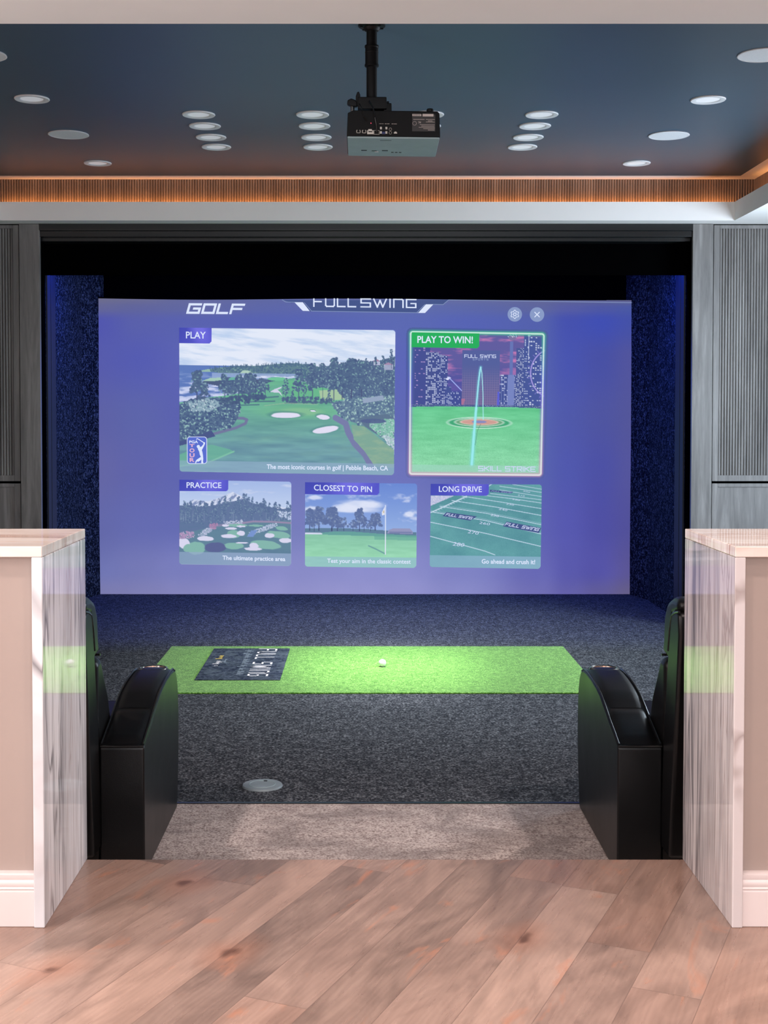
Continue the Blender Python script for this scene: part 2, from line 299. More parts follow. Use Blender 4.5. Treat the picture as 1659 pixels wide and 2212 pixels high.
class Canvas:
    def __init__(s, w, h, step=1.0):
        s.w, s.h = w, h
        s.nu, s.nv = int(round(w/step))+1, int(round(h/step))+1
        s.U, s.V = np.meshgrid(np.linspace(0, w, s.nu), np.linspace(0, h, s.nv))
        s.C = np.zeros((s.nv, s.nu, 3))
    def mix(s, m, col):
        m = np.clip(m, 0, 1)[..., None]
        s.C = s.C*(1-m)+np.asarray(col, dtype=float)*m
    def mixa(s, m, A):
        m = np.clip(m, 0, 1)[..., None]; s.C = s.C*(1-m)+A*m
    def inside(s, pts):
        U, V = s.U, s.V; r = np.zeros(U.shape, bool); n = len(pts)
        for i in range(n):
            x1, y1 = pts[i]; x2, y2 = pts[(i+1) % n]
            if y1 == y2: continue
            c = ((y1 > V) != (y2 > V)) & (U < (x2-x1)*(V-y1)/(y2-y1)+x1)
            r ^= c
        return r
    def poly(s, pts, col, a=1.0): s.mix(s.inside(pts)*a, col)
    def ell(s, cx, cy, rx, ry, col, rot=0, a=1.0, soft=.12, wob=0, seed=3):
        c, n = np.cos(rot), np.sin(rot)
        x = ((s.U-cx)*c+(s.V-cy)*n)/rx; y = (-(s.U-cx)*n+(s.V-cy)*c)/ry
        d = np.sqrt(x*x+y*y)
        if wob: d = d+wob*(fbm(s.U/rx*1.6+seed, s.V/ry*1.2, seed, 2)-.5)
        s.mix(np.clip((1-d)/soft+.5, 0, 1)*a, col)
    def line(s, pts, wd, col, a=1.0, soft=.7):
        m = np.zeros(s.U.shape)
        for (x1, y1), (x2, y2) in zip(pts[:-1], pts[1:]):
            dx, dy = x2-x1, y2-y1; L = dx*dx+dy*dy+1e-9
            t = np.clip(((s.U-x1)*dx+(s.V-y1)*dy)/L, 0, 1)
            d = np.hypot(s.U-x1-t*dx, s.V-y1-t*dy)
            m = np.maximum(m, np.clip((wd/2-d)/soft+.5, 0, 1))
        s.mix(m*a, col)
    def blob(s, cx, cy, r, col, a=1.0):
        i0 = max(int((cx-2*r)/s.w*(s.nu-1)), 0); i1 = min(int((cx+2*r)/s.w*(s.nu-1))+2, s.nu)
        j0 = max(int((cy-2*r)/s.h*(s.nv-1)), 0); j1 = min(int((cy+2*r)/s.h*(s.nv-1))+2, s.nv)
        if i0 >= i1 or j0 >= j1: return
        d = np.hypot(s.U[j0:j1, i0:i1]-cx, s.V[j0:j1, i0:i1]-cy)
        m = (np.clip((r-d)/.9+.5, 0, 1)*a)[..., None]
        s.C[j0:j1, i0:i1] = s.C[j0:j1, i0:i1]*(1-m)+np.asarray(col, float)*m
    def foliage(s, pts_fn, n, r0, r1, dark, light, plight=.3, a=.9):
        dark = np.asarray(dark, float); light = np.asarray(light, float)
        P = [pts_fn() for _ in range(n)]
        P.sort(key=lambda p: p[1])
        for x, y in P:
            t = RNG.rand()
            c = light if t < plight else dark+(light-dark)*RNG.rand()*.3
            s.blob(x, y, RNG.uniform(r0, r1)*(.6 if t < plight else 1), c, a)
    def tree(s, cx, base, ht, wd, dark=(68, 86, 126), light=(132, 172, 172), trunk=True):
        if trunk: s.line([(cx, base), (cx, base-ht*.6)], max(1.2, wd*.07), (70, 78, 118))
        def f():
            t = RNG.rand()
            wy = base-ht*(.28+.72*t); ww = wd*.5*(1-.55*t)*(.75+.5*RNG.rand())
            return cx+RNG.uniform(-1, 1)*ww, wy
        s.foliage(f, int(14+ht*wd/16), max(1.1, wd*.07), max(1.8, wd*.14), dark, light, .27)
    def region(s, pts, n, r0, r1, dark, light, plight=.35):
        xs = [p[0] for p in pts]; ys = [p[1] for p in pts]
        def f():
            while True:
                x, y = RNG.uniform(min(xs), max(xs)), RNG.uniform(min(ys), max(ys))
                r = False
                for i in range(len(pts)):
                    x1, y1 = pts[i]; x2, y2 = pts[(i+1) % len(pts)]
                    if (y1 > y) != (y2 > y) and x < (x2-x1)*(y-y1)/(y2-y1)+x1: r = not r
                if r: return x, y
        s.foliage(f, n, r0, r1, dark, light, plight)

# background of the projected page, blue lamp wash on the cloth painted in: rows (v) x columns (u), measured over the 1158 x 641 picture
BG_U = [0, 90, 180, 420, 660, 800, 960, 1020, 1090, 1158]
BG_V = [0, 22, 48, 130, 250, 370, 490, 590, 641]
BG = [[(110, 112, 126), (106, 108, 128), (98, 104, 138), (88, 98, 140), (92, 100, 136), (98, 106, 136), (98, 104, 132), (94, 100, 128), (98, 102, 126), (104, 104, 122)],
      [(98, 102, 140), (92, 98, 142), (92, 100, 142), (84, 96, 148), (84, 100, 150), (84, 98, 148), (92, 102, 142), (84, 92, 150), (74, 86, 152), (70, 88, 156)],
      [(76, 82, 166), (84, 92, 158), (82, 92, 158), (76, 90, 156), (80, 96, 156), (76, 92, 160), (80, 96, 158), (62, 76, 162), (56, 74, 170), (62, 78, 160)],
      [(82, 88, 162), (78, 86, 164), (84, 92, 162), (80, 92, 160), (80, 92, 160), (72, 84, 160), (80, 96, 158), (66, 80, 162), (66, 76, 152), (78, 82, 146)],
      [(90, 96, 156), (88, 98, 158), (84, 92, 160), (84, 94, 160), (84, 94, 160), (76, 84, 164), (82, 98, 162), (74, 86, 158), (74, 82, 150), (80, 84, 144)],
      [(98, 102, 158), (92, 98, 162), (90, 98, 166), (104, 112, 174), (102, 110, 174), (88, 98, 166), (84, 98, 166), (76, 86, 166), (72, 78, 158), (82, 84, 150)],
      [(98, 106, 166), (98, 108, 172), (96, 106, 172), (116, 126, 180), (114, 124, 182), (108, 118, 180), (92, 98, 174), (84, 88, 172), (76, 78, 160), (80, 80, 150)],
      [(110, 120, 176), (116, 124, 178), (122, 130, 186), (138, 144, 196), (138, 144, 198), (126, 134, 192), (104, 108, 180), (90, 92, 172), (82, 82, 164), (90, 86, 146)],
      [(124, 128, 172), (128, 132, 178), (136, 140, 188), (148, 152, 200), (148, 152, 202), (134, 140, 194), (112, 114, 178), (102, 102, 170), (96, 94, 150), (104, 98, 132)]]
def bg(u, v):
    u = np.clip(u, 0, 1158); v = np.clip(v, 0, 641)
    A = np.array(BG, float)
    iu = np.clip(np.searchsorted(BG_U, u, side='right')-1, 0, len(BG_U)-2)
    iv = np.clip(np.searchsorted(BG_V, v, side='right')-1, 0, len(BG_V)-2)
    bu = np.array(BG_U, float); bv = np.array(BG_V, float)
    fu = (u-bu[iu])/(bu[iu+1]-bu[iu]); fv = (v-bv[iv])/(bv[iv+1]-bv[iv])
    fu = (fu*fu*(3-2*fu))[..., None]; fv = (fv*fv*(3-2*fv))[..., None]
    return (A[iv, iu]*(1-fu)+A[iv, iu+1]*fu)*(1-fv)+(A[iv+1, iu]*(1-fu)+A[iv+1, iu+1]*fu)*fv

def caption_bar(c, v0, col=(146, 174, 202), a=.72):
    m = np.clip((c.V-v0)/1.2, 0, 1)*a*(.8+.2*np.clip(c.U/c.w*2, 0, 1))
    c.mix(m, col)
def paint_coast():
    c = Canvas(466, 312, 1.0); U, V = c.U, c.V
    n = fbm(U/110+V/70, V/13-U/90, 11, 5)
    sky = np.array([190, 210, 240.])+(np.array([234, 239, 252.])-np.array([190, 210, 240.]))*np.clip((n-.27)*3.4, 0, 1)[..., None]
    c.C = sky
    # sea and surf
    sea = c.V > 80
    s = fbm(U/26, V/5, 21, 4)
    seacol = np.array([92, 120, 186.])+(np.array([196, 206, 238.])-np.array([92, 120, 186.]))*np.clip((s-.56)*5, 0, 1)[..., None]*np.clip((V-92)/40, 0, 1)[..., None]
    c.mixa(sea*1., seacol)
    surf = np.clip((fbm(U/40, V/6, 5, 4)-.42)*5, 0, 1)*np.clip((V-112)/10, 0, 1)*np.clip((200-U)/60, 0, 1)
    c.mix(surf, (208, 214, 244))
    # far headland
    hill = [(55, 92), (70, 88), (95, 84), (130, 81), (165, 80), (200, 77), (230, 74), (250, 73), (270, 76), (300, 80), (320, 82), (320, 105), (200, 102), (110, 100)]
    c.poly(hill, (96, 128, 140)); c.region(hill, 520, 1.1, 2.6, (72, 98, 132), (128, 168, 160), .22)
    for k in range(90):
        x = RNG.uniform(62, 320); y = np.interp(x, [55, 95, 165, 250, 320], [91, 84, 80, 73, 82])
        c.line([(x, y+3), (x, y-RNG.uniform(1, 5))], 1.3, (76, 102, 132), .9)
    c.poly([(37, 94), (60, 89), (66, 89), (68, 95)], (150, 186, 170)); c.poly([(130, 97), (137, 91), (150, 91), (160, 97)], (178, 208, 190))
    c.mix((V > 96)*(V < 112)*(U > 70)*(U < 260)*.85, (150, 172, 214))
    c.mix(((V > 101)*(V < 107)*(U > 130)*(U < 250))*np.clip((fbm(U/18, V/2, 9)-.35)*5, 0, 1), (216, 222, 246))
    # peninsula green
    c.poly([(48, 118), (60, 110), (95, 106), (140, 106), (175, 110), (230, 110), (240, 118), (150, 128), (80, 124)], (74, 88, 124))
    c.poly([(50, 114), (66, 108), (96, 106), (104, 108), (92, 112), (70, 115)], (166, 204, 184))
    c.poly([(100, 112), (112, 106), (140, 106), (128, 114)], (104, 178, 158))
    # ground
    land = [(0, 162), (60, 150), (110, 144), (160, 132), (190, 116), (215, 110), (320, 96), (466, 88), (466, 312), (0, 312)]
    g = fbm(U/70, V/9, 33, 4)
    gt = np.clip((V-150)/110, 0, 1)[..., None]
    ground = np.array([104, 178, 142.])*(1-gt)+np.array([108, 154, 164.])*gt+((g-.5)*46)[..., None]*np.array([.7, 1, .55])
    c.mixa(c.inside(land)*1., ground)
    c.ell(212, 108, 22, 4, (110, 196, 150)); 
    c.poly([(168, 146), (205, 122), (232, 116), (222, 130), (215, 150)], (104, 176, 146))
    c.poly([(194, 137), (206, 130), (222, 124), (220, 128), (213, 131), (220, 139), (223, 146), (216, 138), (204, 137)], (214, 214, 234))
    c.poly([(236, 112), (330, 112), (330, 152), (250, 154)], (104, 184, 138)); c.poly([(302, 132), (360, 126), (362, 150), (306, 154)], (168, 200, 160))
    # right hillside
    rh = [(262, 108), (300, 90), (312, 80), (345, 74), (380, 66), (400, 70), (430, 66), (466, 56), (466, 150), (360, 152), (340, 128), (285, 122)]
    c.poly(rh, (84, 106, 140)); c.region(rh, 1500, 1.2, 3.0, (70, 88, 128), (142, 178, 178), .32)
    c.poly([(418, 68), (426, 62), (434, 68)], (170, 130, 160)); c.mix((U > 419)*(U < 434)*(V > 67)*(V < 76)*.8, (206, 208, 232))
    c.mix((U > 442)*(U < 462)*(V > 74)*(V < 86)*.7, (196, 196, 222)); c.poly([(440, 75), (452, 69), (464, 75)], (168, 138, 170))
    for x, b, h, w in ((458, 82, 40, 8), (330, 100, 30, 9), (352, 100, 30, 10), (374, 96, 34, 12), (388, 96, 32, 12), (404, 92, 30, 9), (440, 78, 22, 7), (424, 80, 22, 6)):
        c.tree(x, b, h, w)
    for x, b, h, w in ((230, 156, 50, 15), (258, 152, 64, 24), (288, 152, 78, 26), (270, 154, 38, 12), (310, 146, 74, 18), (334, 154, 92, 26), (352, 150, 66, 26), (372, 148, 84, 34), (394, 146, 80, 28), (244, 156, 22, 9), (324, 156, 26, 9)):
        c.tree(x, b, h, w)
    c.region([(222, 148), (300, 146), (330, 150), (330, 158), (226, 160)], 130, 1.6, 3.4, (70, 88, 126), (110, 146, 150), .15)
    c.line([(228, 160), (300, 157), (340, 158)], 2.4, (76, 108, 126), .7)
    # shadows and mowing
    for p in (((150, 152), (214, 146)), ((150, 158), (206, 156)), ((130, 166), (172, 164)), ((104, 182), (128, 180))):
        c.line(list(p), 3, (72, 104, 126), .8, 1.5)
    c.ell(255, 178, 82, 14, (112, 184, 138), a=.6, soft=.6); c.ell(262, 178, 46, 8, (140, 194, 148), a=.7, soft=.5)
    c.line([(184, 166), (230, 160), (300, 162)], 1.5, (170, 190, 160), .6)
    c.poly([(0, 275), (30, 262), (70, 252), (110, 262), (120, 268), (80, 282), (0, 302)], (104, 178, 150), .8); c.line([(0, 300), (60, 292), (118, 266)], 3, (138, 206, 170), .7, 2)
    c.mix(np.clip((fbm(U/60, V/14, 71, 4)-.5)*2.2, 0, 1)*(V > 215)*.35, (128, 176, 150))
    # bunkers
    for a in ((229, 186, 33, 6, 0), (312, 189, 14.5, 5, .1), (317, 216, 28, 7, -.15), (289, 176, 6, 1.6, .1)):
        c.ell(a[0], a[1]-1, a[2]*1.22, a[3]*1.35, (78, 132, 132), rot=a[4], a=.6, soft=.3, wob=.25)
        c.ell(*a[:4], (231, 226, 246), rot=a[4], wob=.3, seed=int(a[0]))
    # paths
    c.line([(110, 194), (138, 194), (146, 197), (143, 205), (122, 215), (70, 230)], 6, (112, 116, 154), 1, 1.4)
    c.line([(338, 190), (360, 202), (366, 222), (380, 246), (402, 268), (416, 294)], 13, (118, 122, 166), 1, 1.6)
    c.poly([(372, 204), (400, 208), (466, 258), (466, 296), (424, 294), (402, 262), (378, 236)], (126, 168, 148))
    c.mix(c.inside([(372, 204), (400, 208), (466, 258), (466, 296), (424, 294), (402, 262), (378, 236)])*np.clip((fbm(U/24, V/8, 61)-.45)*3, 0, 1)*.6, (160, 184, 150))
    # bushes right
    rb = [(328, 158), (380, 146), (466, 140), (466, 200), (430, 205), (400, 208), (352, 190)]
    c.poly(rb, (104, 134, 152)); c.region(rb, 900, 1.4, 3.6, (76, 98, 134), (168, 202, 196), .42)
    c.poly([(396, 148), (440, 140), (444, 150), (398, 158)], (150, 166, 192))
    c.poly([(386, 190), (450, 180), (466, 190), (466, 250), (430, 226), (402, 208)], (92, 114, 140))
    c.region([(412, 196), (466, 190), (466, 248), (432, 226), (412, 206)], 420, 1.2, 3, (120, 186, 160), (190, 220, 214), .5)
    c.ell(420, 196, 28, 5, (80, 94, 138), a=.9); c.region([(440, 226), (466, 232), (466, 258), (452, 246)], 90, 1.2, 2.6, (170, 190, 200), (220, 230, 240), .5)
    # left trees and bushes
    lb = [(0, 166), (40, 150), (96, 152), (130, 160), (132, 178), (120, 205), (108, 214), (60, 224), (0, 246)]
    c.poly([(0, 236), (70, 222), (78, 234), (0, 256)], (70, 82, 132))
    c.poly(lb, (84, 106, 142)); c.region(lb, 1300, 1.6, 4.2, (62, 80, 122), (150, 190, 186), .36)
    c.region([(20, 160), (64, 152), (96, 162), (60, 182), (24, 180)], 220, 1.4, 3, (130, 160, 176), (196, 214, 222), .5)
    for x, b, h, w in ((38, 156, 62, 30), (54, 158, 40, 22), (98, 158, 58, 26), (112, 156, 44, 20), (128, 156, 54, 30), (150, 156, 58, 30), (160, 150, 50, 22), (176, 150, 42, 22), (186, 146, 36, 18), (140, 152, 44, 20)):
        c.tree(x, b, h, w)
    c.region([(85, 150), (180, 140), (190, 150), (150, 160), (90, 164)], 150, 1.8, 3.6, (64, 80, 120), (96, 132, 142), .15)
    c.mix(np.full(c.U.shape, .08), (150, 176, 214)); caption_bar(c, 287)
    return c
def paint_city():
    M = 9  # margin for the neon frame
    c = Canvas(292+2*M, 312+2*M, 1.0); U, V = c.U-M, c.V-M
    bgc = bg(c.U+884-M-208, c.V+714-M-643); c.C = bgc.copy()
    W, H = 292, 312
    inn = (U > 0)*(U < W)*(V > 0)*(V < H)
    n = fbm(U/40, V/9, 41, 4)
    sky = np.array([98, 94, 160.])+(np.array([196, 124, 180.])-np.array([98, 94, 160.]))*np.clip((n-.5)*4, 0, 1)[..., None]
    c.mixa(inn*1., sky)
    c.mix(inn*np.clip((V-70)/60, 0, 1)*.75, (70, 78, 160))
    def build(x0, x1, top, col, win=None, dens=.4, sx=3.2, sy=3.6, seed=1, slant=0):
        m = (U > x0)*(U < x1)*(V > top+slant*(U-x0))*(V < 166)*inn
        c.mix(m*1., col)
        if win is not None:
            iu = np.floor(U/sx).astype(int); iv = np.floor(V/sy).astype(int)
            r = np.random.RandomState(seed).rand(400, 400)[iv % 400, iu % 400]
            c.mix(m*(r < dens)*(np.abs(U/sx-iu-.5) < .34)*(np.abs(V/sy-iv-.5) < .3)*.8, win)
    ofs = lambda pts: [(x+M, y+M) for x, y in pts]
    build(0, 18, 30, (74, 86, 150), None); build(12, 46, 36, (72, 82, 148), (190, 160, 214), .16, 5, 5, 2)
    build(36, 64, 46, (72, 84, 146), (206, 214, 240), .55, 3.6, 4, 3); build(58, 84, 50, (70, 82, 146), (206, 216, 244), .5, 3.4, 3.6, 4, .15)
    build(78, 92, 120, (72, 86, 150), (200, 210, 240), .4, 3, 3.6, 5); build(90, 116, 130, (70, 82, 150), (196, 208, 240), .3, 3, 4, 6)
    c.poly(ofs([(80, 104), (86, 98), (91, 101), (84, 106)]), (222, 226, 252)); c.line(ofs([(86, 100), (114, 128)]), 1.8, (170, 186, 250))
    # centre tower
    m = (U > 114)*(U < 196)*(V > 40)*(V < 162)*inn
    t = np.clip((V-70)/90, 0, 1)[..., None]
    c.mixa(m*1., np.array([86, 98, 158.])*(1-t)+np.array([116, 104, 152.])*t)
    grid = ((np.mod(U, 5) < .9)+(np.mod(V, 5) < .9) > 0)*m*np.clip((V-78)/30, 0, 1)
    c.mix(grid*.28, (170, 150, 180))
    c.poly(ofs([(114, 162), (114, 146), (122, 146), (117, 162)]), (206, 120, 150), .6); c.poly(ofs([(192, 130), (196, 130), (196, 162), (190, 162)]), (88, 98, 226), .8)
    # right: television tower, towers, big wheel
    build(196, 246, 92, (72, 86, 150), (214, 220, 246), .42, 3.1, 4.6, 7)
    for x in (200, 206, 213, 220, 236): c.line(ofs([(x, 100), (x, 160)]), 1.3, (150, 166, 216), .6)
    build(216, 224, 20, (104, 118, 182)); build(213, 228, 92, (120, 134, 194), None)
    c.ell(221+M, 8+M, 12, 6, (88, 98, 160)); c.ell(221+M, 13+M, 8, 5, (126, 116, 160))
    for k in range(26): c.blob(221+M+RNG.uniform(-10, 10), 8+M+RNG.uniform(-5, 3), .8, (220, 222, 246))
    build(230, 252, 34, (76, 90, 152), (214, 224, 244), .5, 2.6, 3, 8); build(246, 262, 2, (74, 90, 154), (214, 224, 246), .4, 3.3, 5, 9)
    build(256, 292, 10, (74, 90, 156), (228, 234, 250), .3, 5.2, 4.4, 10)
    c.mix(inn*(np.abs(U-257) < .8)*(V < 60), (214, 222, 246))
    a = np.linspace(1.9, 4.35, 24)
    c.line([(312+M+50*np.cos(t), 88+M+54*np.sin(t)) for t in a], 2.4, (176, 160, 232), .95)
    for t in a[::2]: c.line([(312+M+53*np.cos(t), 88+M+57*np.sin(t)), (312+M+58*np.cos(t), 88+M+62*np.sin(t))], 1.4, (140, 130, 214), .8)
    c.mix(inn*(V > 158)*(V < 168)*.9, (74, 92, 142)); c.mix(inn*(V > 158)*(V < 164)*(np.random.RandomState(5).rand(*U.shape) < .12), (150, 160, 200))
    # lawn
    g = (V > 162+1.2e-4*(U-146)**2)*inn
    nn = np.random.RandomState(12).rand(*U.shape)
    tv = np.clip((V-165)/140, 0, 1)[..., None]
    lawn = np.array([104, 200, 146.])*(1-tv)+np.array([142, 214, 170.])*tv+((nn-.5)*30)[..., None]*np.array([.8, 1, .8])*tv+((fbm(U/40, V/6, 77)-.5)*30)[..., None]
    c.mixa(g*1., lawn)
    c.ell(153+M, 197+M, 70, 12.5, (226, 244, 236)); c.ell(153+M, 197+M, 67, 11, (70, 168, 122))
    c.ell(153+M, 196+M, 54, 9.3, (226, 240, 232)); c.ell(153+M, 196+M, 51.5, 8, (112, 168, 130))
    c.ell(153+M, 195.5+M, 42, 6.6, (232, 206, 196)); c.ell(153+M, 195.5+M, 39, 5.6, (206, 160, 150)); c.ell(153+M, 195+M, 16, 3, (136, 140, 190))
    # ball flight arc
    up = [(138, 288), (142, 220), (146, 165), (150, 110), (153, 84), (154.5, 77)]; dn = [(154.5, 77), (157, 88), (160, 130), (161.5, 190)]
    c.line(ofs(up[:2]), 12, (140, 226, 230), .35, 5); c.line(ofs(up), 7, (110, 206, 220), .4, 4); c.line(ofs(up[:3]), 5, (156, 236, 242), .95); c.line(ofs(up[2:]), 3.2, (156, 232, 244), .95); c.line(ofs(dn), 2, (168, 234, 240), .9)
    c.line(ofs([(145, 245), (149, 215), (156, 200)]), .9, (70, 120, 110), .8)
    m = inn*np.clip((V-288)/1.5, 0, 1)*.62; c.mix(m, (160, 212, 196))
    # neon frame: green above, violet at the sides, rose below
    qx = np.abs(U-W/2)-(W/2-8); qy = np.abs(V-H/2)-(H/2-8)
    sd = np.hypot(np.maximum(qx, 0), np.maximum(qy, 0))+np.minimum(np.maximum(qx, qy), 0)-8
    out = np.clip(sd/.8+.5, 0, 1); c.mixa(out, bgc)
    t = np.clip(V/H, 0, 1)[..., None]
    neon = np.where(t < .35, np.array([70, 214, 140.])*(1-t/.35)+np.array([104, 110, 226.])*(t/.35), np.array([104, 110, 226.])*(1-(t-.35)/.65)+np.array([224, 150, 186.])*((t-.35)/.65))
    d = np.abs(sd+3)
    c.mixa(np.exp(-(d/4.2)**2)*.85, neon); c.mix(np.exp(-(d/1.5)**2), (228, 244, 240))
    return c
def paint_alps():
    c = Canvas(243, 184, 1.0); U, V = c.U, c.V
    t = np.clip(V/70, 0, 1)[..., None]
    c.C = np.array([166, 188, 234.])*(1-t)+np.array([208, 222, 246.])*t
    c.mix(np.clip((fbm(U/30, V/8, 15)-.55)*4, 0, 1)*(V < 34), (206, 216, 242))
    mt = [(0, 58), (14, 52), (30, 42), (46, 44), (62, 46), (80, 40), (100, 32), (116, 24), (128, 30), (142, 38), (160, 50), (190, 58), (218, 54), (243, 60), (243, 80), (0, 80)]
    c.poly(mt, (222, 228, 246)); rk = c.inside(mt)*np.clip((fbm((U+V)/7, (V-U*.6)/18, 19, 4)-.5)*7, 0, 1); c.mix(rk*.8, (104, 122, 168))
    fr = [(0, 56), (20, 54), (50, 58), (85, 52), (120, 44), (140, 40), (160, 48), (190, 54), (215, 60), (243, 58), (243, 130), (0, 130)]
    c.poly(fr, (92, 112, 150))
    for k in range(150):
        x = RNG.uniform(0, 243); top = np.interp(x, [p[0] for p in fr[:10]], [p[1] for p in fr[:10]])
        b = top+RNG.uniform(8, 46); c.tree(x, b, RNG.uniform(14, 26), RNG.uniform(4, 8), (78, 98, 140), (128, 158, 172), False)
    for k in range(40): c.line([(x := RNG.uniform(0, 243), 66+RNG.uniform(0, 20)), (x, 84+RNG.uniform(0, 10))], 1, (150, 166, 190), .5)
    c.region([(212, 64), (243, 66), (243, 84), (218, 76)], 60, 1, 2.2, (190, 204, 232), (230, 236, 250), .5)
    c.poly([(0, 118), (60, 104), (110, 90), (243, 84), (243, 184), (0, 184)], (92, 128, 148))
    c.mix((V > 92)*np.clip((fbm(U/40, V/9, 23)-.45)*3, 0, 1)*.4, (80, 112, 142))
    c.line([(110, 96), (160, 88), (200, 88), (243, 90)], 4, (168, 138, 172), .8, 2); c.line([(66, 100), (100, 96), (140, 92)], 5, (150, 134, 170), .7, 2)
    c.region([(96, 90), (140, 84), (138, 96), (100, 98)], 90, 1, 2, (170, 178, 206), (226, 228, 246), .5)
    c.region([(40, 120), (58, 104), (76, 104), (62, 116), (44, 124)], 90, 1, 2.2, (160, 170, 200), (224, 226, 246), .5)
    c.region([(66, 96), (84, 92), (80, 106), (66, 108)], 60, 1, 2, (160, 120, 160), (200, 150, 186), .5)
    c.region([(0, 116), (16, 112), (34, 114), (32, 124), (0, 132)], 150, 1, 2.2, (160, 130, 170), (214, 180, 212), .5)
    c.region([(150, 112), (190, 96), (212, 90), (212, 96), (186, 108), (150, 120)], 150, 1, 2, (170, 182, 210), (222, 228, 246), .5)
    c.poly([(146, 122), (156, 108), (170, 106), (160, 122)], (116, 146, 206))
    gr = (130, 184, 168)
    for a in ((126, 97, 22, 3.2), (166, 97, 16, 2.2), (118, 116, 14, 9), (116, 142, 20, 7), (188, 138, 32, 9.5), (216, 116, 26, 7.5), (222, 102, 14, 4.5), (36, 148, 20, 14)):
        c.ell(*a, gr, rot=.12 if a[0] > 180 else 0, wob=.3, seed=int(a[0]))
    c.ell(78, 146, 24, 11, (84, 92, 140), wob=.2); c.ell(120, 142, 21, 7, gr, wob=.3)
    for a in ((100, 98, 8, 2.6), (134, 99, 10, 2), (112, 104, 12, 2.6), (134, 114, 9, 5.5), (56, 127, 18, 5.2), (107, 121, 17, 4.2), (196, 118, 10.5, 5.2), (230, 128, 15, 5.5), (162, 141, 10, 6), (160, 148, 20, 3.8), (136, 135, 14, 1.6), (10, 138, 13, 11)):
        c.ell(*a, (226, 222, 244), wob=.35, seed=int(a[0]))
    c.ell(18, 148, 10, 8, gr, rot=-.6)
    c.mix(np.full(c.U.shape, .14), (150, 168, 210)); caption_bar(c, 156, (150, 170, 204), .8)
    return c
def paint_green():
    c = Canvas(242, 183, 1.0); U, V = c.U, c.V
    t = np.clip(V/110, 0, 1)[..., None]
    c.C = np.array([108, 138, 212.])*(1-t)+np.array([150, 178, 228.])*t
    c.mix(np.clip((fbm(U/36, V/13, 52, 5)-.56)*5, 0, 1)*(V < 92)*.8, (206, 214, 242))
    for a in ((116, 48, 44, 11), (90, 54, 24, 8), (140, 46, 22, 8), (100, 58, 50, 6), (226, 66, 10, 6), (14, 58, 16, 6), (20, 32, 14, 5)):
        c.ell(*a, (222, 228, 248), a=.85, soft=.7, wob=.6, seed=int(a[0]))
    c.poly([(0, 108), (0, 100), (60, 98), (140, 100), (200, 104), (242, 106), (242, 122), (0, 116)], (98, 128, 156))
    for x, b, h, w in ((10, 104, 46, 26), (30, 104, 50, 30), (58, 104, 50, 36), (84, 104, 28, 20), (104, 104, 24, 18), (118, 104, 48, 26), (128, 104, 28, 18), (152, 102, 36, 28), (142, 104, 22, 16), (70, 104, 30, 24), (20, 106, 36, 20)):
        c.tree(x, b, h, w, (92, 110, 158), (134, 152, 184))
    c.poly([(178, 108), (182, 101), (190, 98), (218, 97), (228, 98), (234, 104), (234, 110)], (150, 152, 190)); c.mix((U > 182)*(U < 232)*(V > 104)*(V < 109)*.7, (112, 122, 166))
    c.mix((U > 0)*(U < 36)*(V > 108)*(V < 112)*.8, (214, 218, 242)); c.line([(62, 110), (82, 109)], 2, (204, 212, 236)); c.line([(118, 109), (170, 112)], 2.4, (212, 218, 240), .8)
    c.poly([(0, 113), (60, 106), (110, 106), (170, 110), (242, 113), (242, 130), (0, 130)], (104, 162, 158)); c.line([(0, 111), (36, 111)], 3, (216, 220, 242), .9)
    g = V > 112+U*.02
    tv = np.clip((V-112)/45, 0, 1)[..., None]
    c.mixa(g*1., np.array([136, 196, 170.])*(1-tv)+np.array([152, 214, 180.])*tv+((fbm(U/30, V/5, 63)-.5)*18)[..., None])
    c.mix((U > 150)*(V > 112)*(V < 120+U*.015)*.6, (104, 168, 156))
    c.line([(138, 136), (152, 142), (174, 153)], 2.6, (104, 150, 158), .9, 1.6)
    c.line([(174.5, 154), (174, 48)], 2.0, (226, 232, 250)); c.poly([(173, 50), (166, 64), (167, 70), (173, 68)], (226, 228, 240)); c.ell(170, 62, 1.5, 3, (200, 190, 170))
    caption_bar(c, 160, (146, 186, 206), .7)
    return c
